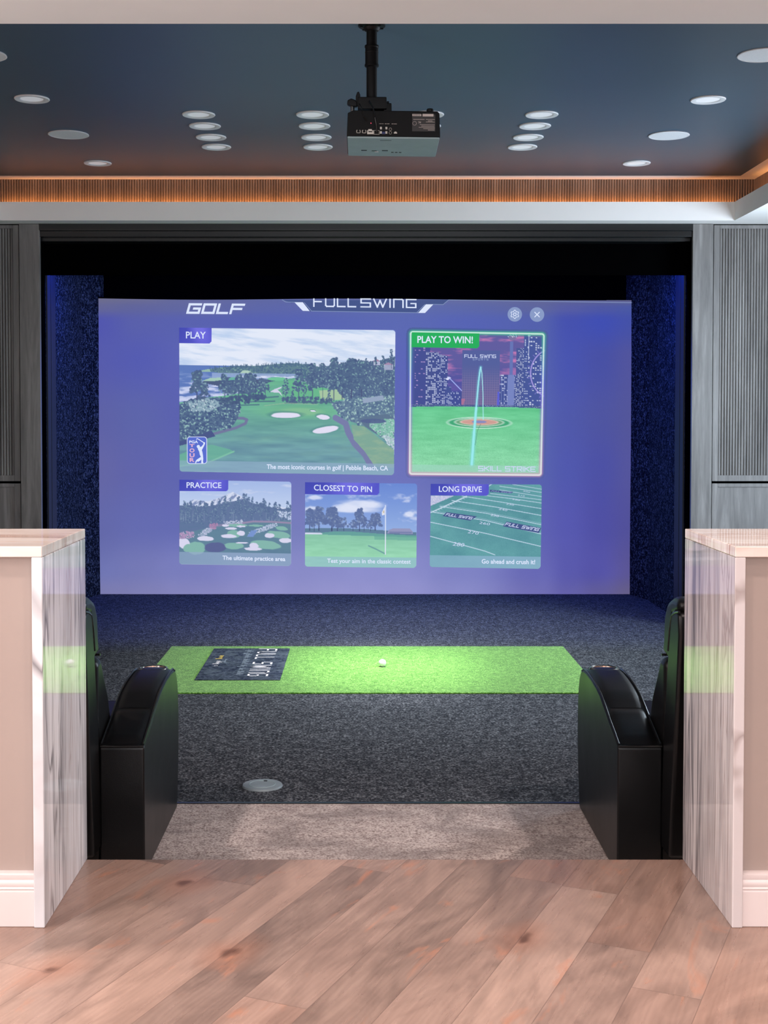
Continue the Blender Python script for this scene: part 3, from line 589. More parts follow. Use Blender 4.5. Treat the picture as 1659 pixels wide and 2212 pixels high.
def paint_field():
    c = Canvas(242, 183, 1.0); U, V = c.U, c.V
    c.C = np.array([96, 156, 164.])+((fbm(U/50, V/30, 82, 4)-.5)*34)[..., None]*np.array([.8, 1, .7])+((np.random.RandomState(4).rand(*U.shape)-.5)*8)[..., None]
    c.poly([(0, 26), (50, 26), (0, 48)], (182, 190, 222)); m = c.inside([(0, 26), (50, 26), (0, 48)]); c.mix(m*(np.random.RandomState(9).rand(*U.shape) < .25), (220, 214, 236))
    for L, w in ((((0, 115), (120, 146), (142, 154)), 1.8), (((0, 84), (120, 107), (242, 134)), 1.7), (((0, 61), (120, 79), (242, 107)), 1.7), (((20, 49), (120, 63), (242, 87)), 1.5), (((46, 36), (140, 49), (242, 67)), 1.5), (((68, 26), (150, 38), (242, 52)), 1.4), (((96, 22), (170, 30), (242, 40)), 1.3), (((130, 20), (242, 33)), 1.2), (((150, 12), (242, 26)), 1.2), (((150, 4), (242, 17)), 1.2), (((178, 0), (242, 10)), 1.1)):
        c.line(list(L), w, (196, 216, 236), .95)
    for L in (((0, 58), (120, 76), (242, 104)), ((20, 46), (120, 60), (242, 84))): 
        c.line(list(L), .9, (180, 206, 226), .6)
    c.line([(0, 63), (70, 30), (78, 26)], 2, (204, 222, 240)); c.line([(120, 8), (132, 0)], 1.6, (200, 220, 238))
    for k in range(14): c.line([(4+k*5.4, 61-k*2.5), (9+k*5.4, 62-k*2.5)], 1, (204, 222, 240), .9)
    caption_bar(c, 156, (148, 182, 210), .72)
    return c
def round_mask(c, r=7, m=0):
    qx = np.abs(c.U-c.w/2)-(c.w/2-m-r); qy = np.abs(c.V-c.h/2)-(c.h/2-m-r)
    return np.hypot(np.maximum(qx, 0), np.maximum(qy, 0))+np.minimum(np.maximum(qx, qy), 0)-r
# ---- PAINT END ----

# ------------------------------------------------------------------ the setting
def slab(name, x0, x1, y0, y1, z0, z1, mat, bev=0): return struct(MB().box(x0, x1, y0, y1, z0, z1, bev).build(name, mat))
slab('floor', -3.3, 3.3, -2.5, 3.608, -.21, 0, 'plank', .004)
slab('floor_landing', -3.3, 3.3, 3.608, 4.752, -.26, -.19, 'landing')
slab('floor_golf_bay', -3.3, 3.3, 4.768, 10.5, -.26, -.19, 'carpet')
slab('trim_1', -3.3, 3.3, 4.752, 4.768, -.26, -.187, 'gloss_black')
slab('wall_left', -3.45, -3.3, -2.5, 8.95, -.26, 2.95, 'beige')
m = MB()
for a in ((-2.5, 6.5, -.26, 2.95), (8.1, 8.95, -.26, 2.95), (6.5, 8.1, -.26, .35), (6.5, 8.1, 2.35, 2.95)): m.box(3.3, 3.45, *a)
struct(m.build('wall_right', 'beige'))
m = MB().box(3.3, 3.36, 6.44, 6.5, .29, 2.41).box(3.3, 3.36, 8.1, 8.16, .29, 2.41).box(3.3, 3.36, 6.5, 8.1, .29, .35).box(3.3, 3.36, 6.5, 8.1, 2.35, 2.41)
win = struct(m.build('window_1', 'trimwhite')); MB().box(3.40, 3.405, 6.5, 8.1, .35, 2.35).build('window_pane', 'glass', win)
slab('wall_near', -3.3, 3.3, -2.65, -2.5, -.26, 2.95, 'beige')
slab('wall_far_left', -3.3, -2.17, 8.73, 8.9, -.19, 2.523, 'black'); slab('wall_far_right', 2.2135, 3.3, 8.73, 8.9, -.19, 2.523, 'black')
struct(MB().prism([(-2.17, 8.9), (-2.17, 10.05), (-2.09, 10.36), (-2.09, 10.5), (-2.4, 10.5), (-2.4, 8.9)], -.19, 2.41, 'z').build('wall_bay_left', 'navy', smooth=False))
struct(MB().prism([(2.2135, 8.9), (2.2135, 10.02), (2.13, 10.36), (2.13, 10.5), (2.5, 10.5), (2.5, 8.9)], -.19, 2.41, 'z').build('wall_bay_right', 'navy', smooth=False))
slab('wall_bay_back', -2.4, 2.5, 10.5, 10.6, -.26, 2.6, 'black')
slab('ceiling_bay', -2.4, 2.5, 8.9, 10.5, 2.41, 2.5, 'black')
# jamb boards and the beam with the dark valance that hides the blue lamps
for k, (x0, x1) in enumerate(((-2.17, -2.158), (2.2015, 2.2135))):
    m = MB().box(x0, x1, 8.905, 8.995, -.19, 2.40, .002).box(x0, x1, 9.01, 9.14, -.19, 2.40, .002); struct(m.build('trim_%d' % (2+k), 'navy_plain'))
struct(MB().prism([(8.70, 2.523), (8.70, 2.478), (8.712, 2.474), (8.712, 2.437), (8.76, 2.437), (8.76, 2.412), (8.88, 2.412), (8.88, 2.523)], -2.165, 2.209, bev=.003, seg=2).build('trim_4', 'gloss_black', angle=20))
slab('trim_5', -2.1695, 2.213, 8.882, 8.90, 2.20, 2.412, 'black')
# ceiling tray
slab('ceiling', -2.47, 2.50, 4.22, 8.62, 2.826, 2.95, 'ceil_blue')
m = MB().box(-3.3, 3.3, 8.62, 8.95, 2.826, 2.95).box(-3.3, 3.3, 4.0, 4.22, 2.826, 2.95).box(-3.3, -2.47, 4.22, 8.62, 2.826, 2.95).box(2.50, 3.3, 4.22, 8.62, 2.826, 2.95)
struct(m.build('ceiling_border', 'white'))
slab('ceiling_near', -3.3, 3.3, -2.5, 4.27, 2.523, 2.60, 'white', .003)
slab('ceiling_soffit_far', -3.3, 3.3, 8.56, 8.90, 2.523, 2.57, 'white'); slab('ceiling_soffit_left', -3.3, -2.435, 4.27, 8.56, 2.523, 2.57, 'white'); slab('ceiling_soffit_right', 2.445, 3.3, 4.27, 8.56, 2.523, 2.57, 'white')
slab('trim_6', -2.435, 2.445, 8.56, 8.58, 2.57, 2.645, 'white'); slab('trim_7', -2.455, -2.435, 4.27, 8.58, 2.57, 2.645, 'white'); slab('trim_8', 2.445, 2.465, 4.27, 8.58, 2.57, 2.645, 'white')
slab('trim_9', -2.435, 2.445, 4.25, 4.27, 2.60, 2.645, 'white')
# slatted cove walls
struct(flutes(300, .0176, .011, 'x', -2.64, 8.755, 2.57, 2.826).build('trim_10', 'cove')); struct(flutes(262, .0176, .011, 'y', 4.15, 2.64, 2.57, 2.826).build('trim_11', 'cove')); struct(flutes(262, .0176, .011, 'y', 4.15, -2.63, 2.57, 2.826, -1).build('trim_12', 'cove'))
slab('wall_cove', -3.3, 3.3, 8.757, 8.95, 2.57, 2.826, 'cove')

# ------------------------------------------------------------------ fitted cabinets either side of the opening
def cabinet(s, label):
    # s = +1 right of the opening, -1 left; e = opening edge, runs outwards
    e = 2.2085 if s > 0 else 2.158; root = thing('wall_cabinet', label, 'cabinet', (s*(e+.4), 8.7, -.19), 'grey oak cabinets beside the screen opening')
    X = lambda a: s*(e+a)
    def bx(m, a, b, y0, y1, z0, z1, bev=.002): return m.box(min(X(a), X(b)), max(X(a), X(b)), y0, y1, z0, z1, bev)
    bx(MB(), 0, .137, 8.70, 8.73, -.19, 2.52).build('side_post', 'stain', root)
    def door(name, z0, z1, fluted):
        m = MB(); a0, a1 = .142, 1.08; f = .04
        bx(m, a0, a0+f, 8.706, 8.73, z0, z1); bx(m, a1-f, a1, 8.706, 8.73, z0, z1); bx(m, a0+f, a1-f, 8.706, 8.73, z0, z0+f); bx(m, a0+f, a1-f, 8.706, 8.73, z1-f*.6, z1)
        d = m.build(name, 'stain', root)
        if fluted:
            n = int((a1-a0-2*f)/.0188); p = (a1-a0-2*f)/n
            flutes(n, p, .009, 'x', min(X(a0+f), X(a1-f)), 8.722, z0+f, z1-f*.6).build('reeded_infill', 'stain', d)
        else: bx(MB(), a0+f, a1-f, 8.715, 8.72, z0+f, z1-f*.6, .001).build('flat_infill', 'stain', d)
    door('upper_door', .80, 2.515, True); door('lower_door', -.10, .785, False)
    bx(MB(), .142, 1.08, 8.715, 8.73, -.19, -.11).build('plinth', 'stain', root)
cabinet(-1, 'grey oak cabinet with reeded upper door left of the screen opening')
cabinet(1, 'pale grey oak cabinet with reeded upper door right of the screen opening')

# ------------------------------------------------------------------ marble-topped bar counters
def counter(s, xe, label, marb):
    root = thing('bar_counter', label, 'counter', (s*(abs(xe)+.8), 3.36, 0), 'marble bar counters flanking the step')
    xo = s*3.29; t = .026
    def sp(a, b): return (min(a, b), max(a, b))
    # mitred top and waterfall end
    m = MB(); a, b = sp(xe, xo); m.box(a, b, 3.119, 3.608, .905, .931, .0025, 3); top = m.build('countertop', 'marble_h', root)
    a, b = sp(xe, xe+s*t); MB().box(a, b, 3.119, 3.608, 0, .9046, .0025, 3).build('waterfall_panel', marb, root)
    a, b = sp(xe+s*t, xo); MB().box(a, b, 3.150, 3.590, 0, .9046, .001).build('knee_wall', 'beige', root)
    # moulded skirting on the side facing the room
    pr = [(3.150, .001), (3.126, .001), (3.126, .084), (3.129, .089), (3.1265, .093), (3.129, .097), (3.127, .102), (3.127, .110), (3.131, .114), (3.129, .119), (3.129, .127), (3.137, .131), (3.150, .131)]
    MB().prism(pr, a, b).build('baseboard', 'trimwhite', root, angle=50)
counter(-1, -.7735, 'marble waterfall bar counter left of the step down, with cool grey veining', 'marble_v')
counter(1, .8995, 'marble waterfall bar counter right of the step down, with dark streaks', 'marble_w')

# ------------------------------------------------------------------ leather recliners
ARM = [(3.995, .004), (3.992, .405), (4.00, .412), (4.07, .433), (4.14, .452), (4.22, .478), (4.305, .503), (4.38, .515), (4.46, .5225), (4.56, .526), (4.63, .523), (4.68, .506), (4.708, .478), (4.726, .44), (4.739, .39), (4.746, .32), (4.742, .22), (4.728, .13), (4.708, .05), (4.695, .004)]
TOP = [(4.0, .412), (4.07, .433), (4.14, .452), (4.22, .478), (4.305, .503), (4.38, .515), (4.46, .5225), (4.56, .526), (4.63, .523), (4.68, .506)]
def recliner(s, xa, label):
    Z = -.19; root = thing('recliner', label, 'armchair', (xa+s*.41, 4.35, Z), 'black leather recliners on the landing')
    X = lambda a: xa+s*a
    def arm(a0, a1):
        A = MB().prism([(y, z+Z) for y, z in ARM], X(a0), X(a1), bev=.007, seg=3).build('armrest', 'leather', root, angle=30)
        # two padded lengths of top with a cross seam
        for k, (y0, y1) in enumerate(((3.995, 4.215), (4.219, 4.685))):
            m = MB(); nY, nX = 14, 9; g = []
            for i in range(nY):
                y = y0+(y1-y0)*i/(nY-1); z = TOP[0][1]+Z
                for (p, q), (p2, q2) in zip(TOP[:-1], TOP[1:]):
                    if p <= y <= p2: z = q+(q2-q)*(y-p)/(p2-p)+Z
                if y > TOP[-1][0]: z = TOP[-1][1]+Z
                if y < TOP[0][0]: z = TOP[0][1]+Z
                en = min(1, min(i, nY-1-i)/2.0)
                g.append([m.b.verts.new((X(a0+.004+(a1-a0-.008)*j/(nX-1)), y, z-.004+(.006+.010*(1-(2*j/(nX-1)-1)**4))*(.35+.65*en) if 0 < j < nX-1 else z-.006)) for j in range(nX)])
            for i in range(nY-1):
                for j in range(nX-1): m.b.faces.new((g[i][j], g[i+1][j], g[i+1][j+1], g[i][j+1]))
            m.build('arm_pad', 'leather', A, angle=60)
        for a in (a0+.005, a1-.005):
            MB().tube([(X(a), y, z+Z+.003) for y, z in TOP], .0035, 8).build('piping', 'piping', A)
        MB().tube([(X(a0+(a1-a0)*q), 3.9945, .409+Z) for q in (.02, .3, .6, .98)], .0035, 8).build('piping', 'piping', A)
        c = ((X(a0)+X(a1))/2, 4.60, Z+.533)
        cup = MB().lathe([(.036, -.012), (.041, .002), (.046, .005), (.051, .003), (.052, 0), (.050, -.012)], c).build('cup_holder', 'steel', A)
        MB().lathe([(.0, -.010), (.038, -.010), (.0405, .001)], c).build('cup_lining', 'copper', cup)
    arm(0, .14); arm(.69, .83)
    x0, x1 = .142, .688
    def px(name, pts, a0, a1, bev, mat='leather', par=None, sg=5): return MB().prism(pts, X(a0), X(a1), bev=bev, seg=sg).build(name, mat, par or root, angle=50)
    px('base', [(4.02, Z+.03), (4.02, Z+.22), (4.70, Z+.22), (4.70, Z+.03)], x0, x1, .01)
    px('seat', [(4.16, .03), (4.16, .165), (4.24, .185), (4.74, .195), (4.80, .17), (4.80, .03)], x0, x1, .022)
    px('footrest', [(4.785, Z+.10), (4.80, .165), (4.83, .18), (4.86, .16), (4.85, Z+.10)], x0+.01, x1-.01, .01)
    sh = px('backrest', [(3.90, -.10), (4.02, -.10), (3.985, .25), (3.935, .50), (3.895, .655), (3.855, .672), (3.80, .66), (3.79, .60), (3.85, .20)], x0-.004, x1+.004, .012)
    px('back_cushion', [(4.05, .10), (4.215, .14), (4.205, .27), (4.165, .35), (4.09, .44), (4.05, .495), (3.98, .49), (3.98, .30)], x0, x1, .026, par=sh)
    px('headrest', [(3.915, .49), (4.034, .508), (4.016, .55), (4.006, .63), (3.965, .678), (3.90, .70), (3.835, .705), (3.80, .685), (3.83, .655), (3.89, .64)], x0, x1, .024, par=sh)
    # seam cords where the pillow top meets the shell
    MB().tube([(X(x0-.002), y, z) for y, z in ((3.80, .668), (3.84, .660), (3.885, .645), (3.91, .60), (3.93, .53))], .004, 8).build('piping', 'piping', sh)
    MB().tube([(X(x0+(x1-x0)*q), 4.028-.004*abs(q-.5), .50) for q in (0, .25, .5, .75, 1)], .004, 8).build('piping', 'piping', sh)
recliner(1, .792, 'black leather recliner in front of the right marble counter')
recliner(-1, -.677, 'black leather recliner in front of the left marble counter')

# ------------------------------------------------------------------ golf floor: turf, ball, printed mat, floor box
m = MB().box(-1.180, 1.240, 6.635, 7.968, -.19, -.182, .003)
tag(m.build('turf_mat', 'turf', origin=(.03, 7.3, -.19)), 'long green artificial turf strip lying across the charcoal carpet', 'turf mat')
m = MB(); bmesh.ops.create_icosphere(m.b, subdivisions=4, radius=.02135, matrix=Matrix.Translation((.113, 7.32, -.1605)))
t = NT('dimpled_white'); vo = t.n('TexVoronoi'); t.l(t.coords(), vo.inputs['Vector']); vo.inputs['Scale'].default_value = 260; t.bump(vo.outputs['Distance'], .35, .002); t.col(t.ramp(t.noise(t.coords(), 20), [(0, (240, 240, 240)), (1, (248, 248, 246))])); t.pr(Roughness=.35); M['ball'] = t.m
tag(m.build('golf_ball', 'ball', origin=(.113, 7.32, -.182)), 'small white golf ball resting on the green turf strip', 'ball')

def strip_letters(word, h, wd, gap, th):
    # squared wide-set capitals made of strokes; returns quads in letter space
    G = {'F': [((0, 0), (0, 1)), ((0, 1), (1, 1)), ((0, .5), (.85, .5))], 'U': [((0, 1), (0, .12)), ((0, .12), (.12, 0)), ((.12, 0), (.88, 0)), ((.88, 0), (1, .12)), ((1, .12), (1, 1))],
         'L': [((0, 1), (0, 0)), ((0, 0), (1, 0))], 'S': [((1, 1), (0, 1)), ((0, 1), (0, .52)), ((0, .5), (1, .5)), ((1, .5), (1, 0)), ((1, 0), (0, 0))],
         'W': [((0, 1), (.28, 0)), ((.28, 0), (.5, .85)), ((.5, .85), (.72, 0)), ((.72, 0), (1, 1))], 'I': [((.5, 0), (.5, 1))],
         'N': [((0, 0), (0, 1)), ((0, 1), (.88, 1)), ((.88, 1), (1, .88)), ((1, .88), (1, 0))], 'G': [((1, 1), (0, 1)), ((0, 1), (0, 0)), ((0, 0), (1, 0)), ((1, 0), (1, .5)), ((1, .5), (.5, .5))],
         'O': [((0, 0), (0, 1)), ((0, 1), (1, 1)), ((1, 1), (1, 0)), ((1, 0), (0, 0))], 'K': [((0, 0), (0, 1)), ((.05, .5), (1, 1)), ((.3, .55), (1, 0))], 'T': [((0, 1), (1, 1)), ((.5, 1), (.5, 0))],
         'R': [((0, 0), (0, 1)), ((0, 1), (1, 1)), ((1, 1), (1, .48)), ((1, .48), (0, .45)), ((.5, .45), (1, 0))], 'E': [((1, 1), (0, 1)), ((0, 1), (0, 0)), ((0, 0), (1, 0)), ((0, .5), (.85, .5))], 'P': [((0, 0), (0, 1)), ((0, 1), (1, 1)), ((1, 1), (1, .48)), ((1, .48), (0, .48))]}
    x = 0; Q = []
    for ch in word:
        if ch == ' ': x += gap*2.0; continue
        k = {'I': .06, 'W': 1.35, 'L': .86}.get(ch, 1.0)*wd
        for (a, b), (c, d) in G[ch]:
            p = Vector((a*k, b*h)); q = Vector((c*k, d*h)); dr = (q-p).normalized(); nn = Vector((-dr.y, dr.x))*th/2; ex = dr*th/2
            Q.append([(x+v.x, v.y) for v in (p-ex-nn, q+ex-nn, q+ex+nn, p-ex+nn)])
        x += k+gap
    return Q, x-gap
def font_polys(text, bold=0.0, shear=0.0):
    cu = bpy.data.curves.new('lettering', 'FONT'); cu.body = text; cu.offset = bold; cu.shear = shear; cu.resolution_u = 3
    ob = bpy.data.objects.new('lettering', cu); COL.objects.link(ob); dg = bpy.context.evaluated_depsgraph_get()
    me = bpy.data.meshes.new_from_object(ob.evaluated_get(dg)); bpy.data.objects.remove(ob); bpy.data.curves.remove(cu)
    V = [(v.co.x, v.co.y) for v in me.vertices]; F = [list(p.vertices) for p in me.polygons]; bpy.data.meshes.remove(me)
    return V, F
def poly_mesh(name, polys, fn, mat, parent):
    b = bmesh.new()
    for p in polys: b.faces.new([b.verts.new(fn(*q)) for q in p])
    me = bpy.data.meshes.new(name); b.to_mesh(me); b.free(); me.materials.append(M[mat]); return link(name, me, parent)
def font_mesh(name, text, fn, mat, parent, bold=0, shear=0):
    # fn maps (0..1 across, 0..1 up the capitals) to a point in space
    V, F = font_polys(text, bold, shear); c, _ = font_polys('H', bold); capz = max(y for _, y in c); x0 = min(x for x, _ in V); x1 = max(x for x, _ in V)
    me = bpy.data.meshes.new(name); me.from_pydata([fn((x-x0)/(x1-x0), y/capz) for x, y in V], [], F); me.materials.append(M[mat]); return link(name, me, parent)

# printed mat: lettering runs away from the screen, tops of the letters to the right
mat_ = thing('printed_mat', 'dark navy printed mat with white lettering lying on the left of the turf', 'mat', (-.67, 7.4, -.182))
MB().box(-.905, -.4425, 6.936, 7.866, -.1815, -.1765, .002).build('mat_cloth', 'towel', mat_)
Q, Wd = strip_letters('FULL SWING', 1, .62, .40, .11)
fm = lambda x0, x1, y0, y1, z=-.1758: (lambda a, b: (x0+(x1-x0)*b, y0+(y1-y0)*a, z))
cut = 4*.62*.965+4*.40
for part in ([q for q in Q if q[0][0] < cut], [q for q in Q if q[0][0] >= cut]): poly_mesh('headline_word', part, lambda x, y: fm(-.624, -.522, 7.845, 7.03)(x/Wd, y), 'ink_white', mat_)
def scribble(name, x0, x1, y0, y1, n, mat, seed):   # print too small to read: upright ticks with a few tall and hanging strokes
    r = random.Random(seed); d = (y1-y0)/n; k = 0
    while k < n:
        m = min(r.randint(3, 7), n-k); P_ = [[(x0+(x1-x0)*.3, y0+d*k), (x0+(x1-x0)*.42, y0+d*k), (x0+(x1-x0)*.42, y0+d*(k+m-.6)), (x0+(x1-x0)*.3, y0+d*(k+m-.6))]]
        for i in range(k, k+m):
            ya = y0+d*i; t_ = r.random(); lo, hi = (-.45 if t_ < .15 else 0), (1 if t_ > .6 else .62); xa, xb = x0+(x1-x0)*lo, x0+(x1-x0)*hi
            P_.append([(xa, ya), (xb, ya), (xb, ya+d*.4), (xa, ya+d*.4)])
        poly_mesh(name, P_, lambda a, b: (a, b, -.1758), mat, mat_); k += m+1
scribble('small_print', -.692, -.655, 7.81, 7.05, 34, 'ink_grey', 3)
scribble('logo_print', -.842, -.805, 7.63, 7.47, 5, 'ink_yellow', 8); scribble('logo_print', -.842, -.808, 7.46, 7.29, 6, 'ink_white', 4); scribble('small_print', -.80, -.782, 7.52, 7.40, 5, 'ink_grey', 6)

fb = thing('floor_outlet', 'round grey floor outlet cover set in the charcoal carpet', 'outlet', (-.388, 4.985, -.19))
c = (-.388, 4.985, -.19); MB().lathe([(0, .0075), (.070, .0075), (.076, .006), (.079, .0005), (.079, -.004)], c, 64).build('cover_plate', 'grey', fb)
MB().lathe([(.0485, .0074), (.049, .0086), (.0505, .0086), (.051, .0074)], c, 64).build('lid_ring', 'pale', fb)
MB().box(-.385, -.372, 5.022, 5.034, -.1824, -.1816).build('latch_slot', 'metal_black', fb); MB().box(-.404, -.389, 5.022, 5.034, -.1824, -.1818).build('latch_tab', 'pale', fb)
MB().box(-.404, -.373, 4.948, 4.953, -.1824, -.1818).build('embossed_mark', 'ink_grey', fb)

# ------------------------------------------------------------------ ceiling: downlights, speakers
def downlight(loc, label, group):
    t_ = thing('downlight', label, 'ceiling light', loc, group); x, y, z = loc
    MB().lathe([(.086, 0), (.087, -.003), (.084, -.0065), (.062, -.0055), (.056, -.0012)], loc, 56).build('trim_ring', 'can', t_)
    MB().lathe([(0, -.0014), (.057, -.0014)], loc, 56).build('lens', 'lens', t_); return t_
ROW = ('row nearest the bar', 'second row', 'third row', 'row nearest the screen'); COLN = ('leftmost column', 'column left of the projector', 'column behind the projector', 'column right of the projector')
d0 = None
for i, x in enumerate((-.861, -.2625, .342, .9425)):
    for j, y in enumerate((6.8626, 7.132, 7.42, 7.688)):
        lb = 'white recessed downlight in the %s of four, %s' % (COLN[i], ROW[j])
        if d0 is None: d0 = downlight((x, y, 2.826), lb, 'recessed downlights over the hitting mat')
        else: dup(d0, (x, y, 2.826), lb, 'recessed downlights over the hitting mat')
for x, y, lb in ((-1.6507, 6.523, 'white recessed downlight on the far left, between two round speaker grilles'), (-1.661, 8.181, 'white recessed downlight at the left end near the slatted cove'), (1.731, 6.54, 'white recessed downlight on the far right, between two round speaker grilles'), (1.719, 8.181, 'white recessed downlight at the right end near the slatted cove')):
    dup(d0, (x, y, 2.826), lb, 'recessed downlights along the ceiling edges')
s0 = None
for x, y, lb in ((-1.655, 7.347, 'round white ceiling speaker on the left between two downlights'), (1.731, 7.371, 'round white ceiling speaker on the right between two downlights'), (-1.675, 5.73, 'round white ceiling speaker cut by the left edge of the picture'), (1.760, 5.73, 'round white ceiling speaker cut by the right edge of the picture')):
    if s0 is None:
        s0 = thing('ceiling_speaker', lb, 'speaker', (x, y, 2.826), 'round ceiling speakers')
        MB().lathe([(.112, 0), (.114, -.004), (.110, -.006), (.107, -.0055), (.1065, -.003)], (x, y, 2.826), 64).build('rim', 'can', s0)
        t = NT('speaker_mesh'); v = t.coords(); vo = t.n('TexVoronoi'); t.l(v, vo.inputs['Vector']); vo.inputs['Scale'].default_value = 420; t.col(t.ramp(vo.outputs['Distance'], [(.2, (206, 208, 214)), (.6, (224, 226, 230))])); t.pr(Roughness=.6); M['mesh'] = t.m
        MB().lathe([(0, -.0045), (.107, -.0045)], (x, y, 2.826), 64).build('grille', 'mesh', s0)
    else: dup(s0, (x, y, 2.826), lb, 'round ceiling speakers')

# ------------------------------------------------------------------ projector on its ceiling pole
px_, py_ = .0375, 5.30
mt = thing('projector_mount', 'black ceiling pole and bracket holding the projector', 'bracket', (px_, py_, 2.826))
m = MB().lathe([(.055, 0), (.055, -.006), (.050, -.009), (.034, -.012), (.030, -.022), (.024, -.026), (.0215, -.026)], (px_, py_, 2.826), 48)
for k in range(6): m.cyl((px_+.044*cos(k*pi/3+.3), py_+.044*sin(k*pi/3+.3), 2.817), .006, .008, seg=10)
m.build('ceiling_flange', 'metal_black', mt)
MB().cyl((px_, py_, 2.672), .0215, .30, seg=40).build('pole', 'metal_black', mt)
MB().lathe([(.0218, .045), (.0285, .043), (.029, .036), (.0265, .033), (.0265, .018), (.0275, .016), (.0265, .012), (.0265, -.030), (.029, -.034), (.0285, -.041), (.0218, -.045)], (px_, py_, 2.700), 40).build('collar', 'metal_black', mt)
bk = MB().box(-.019, .0975, py_-.05, py_+.06, 2.478, 2.526, .004).box(.085, .118, py_-.03, py_+.03, 2.470, 2.506, .004).box(.0975, .108, py_-.02, py_+.02, 2.490, 2.516, .003).build('bracket', 'metal_black', mt)
MB().prism([(-.028, 2.49), (-.027, 2.53), (-.021, 2.547), (-.014, 2.548), (-.009, 2.535), (-.008, 2.49)], py_-.045, py_-.03, 'y', bev=.003).build('lever', 'metal_black', bk)
m = MB().prism([(-.062, 2.497), (-.060, 2.513), (-.045, 2.520), (-.030, 2.514), (-.022, 2.505), (-.022, 2.488), (-.042, 2.488)], py_-.05, py_-.02, 'y', bev=.004); m.build('knob', 'metal_black', bk)
MB().cyl((-.0405, py_-.035, 2.478), .008, .024, seg=20).build('bolt', 'steel', bk)
MB().box(.03, .115, py_-.02, py_+.06, 2.449, 2.472, .003).build('mount_plate', 'metal_black', mt)

pj = thing('projector', 'black projector hanging upside down with its ports facing the room', 'projector', (.123, 5.3, 2.40))
# casing: slightly pitched box with clipped shoulders
PJ = lambda x, y, z: (x, y, z-(x-.12)*.012-(y-5.15)*.045)
def pjpts(m):
    for v in m.b.verts: v.co = PJ(*v.co)
    return m
pjpts(MB().prism([(-.062, 2.346), (.307, 2.346), (.304, 2.438), (.296, 2.447), (-.036, 2.447), (-.046, 2.442), (-.058, 2.437)], 5.15, 5.445, 'y', bev=.003)).build('casing', 'plastic', pj, angle=25)
pjpts(MB().box(-.0595, .3045, 5.153, 5.442, 2.3385, 2.3462, .003)).build('underside_cover', 'pale', pj)
def pp(name, mat, *boxes):
    m = MB()
    for b in boxes: m.box(*b)
    return pjpts(m).build(name, mat, pj)
yb = 5.1495; f3 = lambda x0, x1, z0, z1, d=.0015: (x0, x1, yb-d, yb+.002, z0, z1)
for xx in (-.024, -.0015):
    pp('network_port', 'port', f3(xx, xx+.0023, 2.357, 2.3695), f3(xx+.0137, xx+.016, 2.357, 2.3695), f3(xx, xx+.016, 2.357, 2.3588), f3(xx, xx+.0042, 2.3675, 2.3695), f3(xx+.0118, xx+.016, 2.3675, 2.3695))
pp('usb_port', 'port', f3(.0185, .044, 2.3535, 2.361), f3(.0185, .024, 2.361, 2.366), f3(.038, .044, 2.361, 2.366), f3(.0185, .044, 2.365, 2.3685), f3(.023, .037, 2.3685, 2.373))
pp('hdmi_port', 'port', f3(.045, .0462, 2.3535, 2.3685), f3(.0655, .0667, 2.3535, 2.3685), f3(.045, .0667, 2.3525, 2.3535), f3(.045, .0667, 2.368, 2.3688))
for zz, cm in ((2.356, 'blue_port'), (2.373, 'metal_black')):
    v_ = pp('vga_port', 'port', f3(.069, .0765, zz, zz+.0095), f3(.0905, .098, zz, zz+.0095)); MB().box(.0765, .0905, yb-.003, yb, zz-.0015, zz+.008, .001).build('plug_face', cm, v_)
for zz in (2.360, 2.374):
    m = MB(); cx = .110
    for k in range(20): pass
    r_ = pjpts(m.tube([(cx+.0052*cos(2*pi*k/20), yb, zz+.0052*sin(2*pi*k/20)) for k in range(21)], .0007, 6)).build('audio_jack', 'port', pj)
pp('serial_port', 'port', f3(.124, .1365, 2.357, 2.3615), f3(.1265, .134, 2.3615, 2.3645))
pp('port_caption', 'plate_light', *[f3(x, x+w_, 2.394, 2.3955, .0008) for x, w_ in ((.066, .010), (.0775, .006), (.088, .007), (.0965, .010), (.115, .008), (.1245, .011))])
pl_ = pp('rating_plate', 'plate', f3(.196, .287, 2.367, 2.4335, .0007))
pp('sticker', 'plate_light', f3(.1965, .232, 2.4265, 2.4345, .0012)); pp('sticker', 'plate_light', f3(.237, .280, 2.4255, 2.4355, .0012))
rows = [f3(a, b, z, z+.0014, .001) for a, b, z in ((.258, .284, 2.3715), (.240, .285, 2.3768), (.222, .285, 2.382), (.232, .284, 2.387), (.226, .285, 2.3925), (.250, .285, 2.403), (.258, .276, 2.4075), (.250, .285, 2.413), (.2, .245, 2.413))]
pp('plate_text', 'plate_light', *rows); pjpts(MB().tube([(.2055+.0075*cos(2*pi*k/24), yb-.0006, 2.398+.0075*sin(2*pi*k/24)) for k in range(25)], .0006, 6)).build('plate_mark', 'plate_light', pj)
font_mesh('plate_mark', 'FC', lambda a, b: PJ(.230-.010*a, yb-.0016, 2.4055-.0065*b), 'plate_light', pj, .02)
pp('barcode', 'metal_black', *[f3(.1995+.0021*k, .2005+.0021*k, 2.4285, 2.4325, .0016) for k in range(14)])
pjpts(MB().cyl((.0335, yb, 2.3965), .0022, .003, 'y', 12)).build('status_light', 'red', pj)
pjpts(MB().lathe([(0, .016), (.012, .016), (.014, .012), (.0135, .005), (.011, .002), (.011, 0)], (.268, 5.18, 2.447), 28)).build('foot', 'metal_black', pj)
for x0, x1, y0, y1 in ((.07, .115, 5.182, 5.184), (.038, .058, 5.348, 5.356), (-.005, .018, 5.340, 5.352), (.08, .104, 5.340, 5.352)): pjpts(MB().box(x0, x1, y0, y1, 2.3378, 2.3386)).build('underside_slot', 'metal_black', pj)
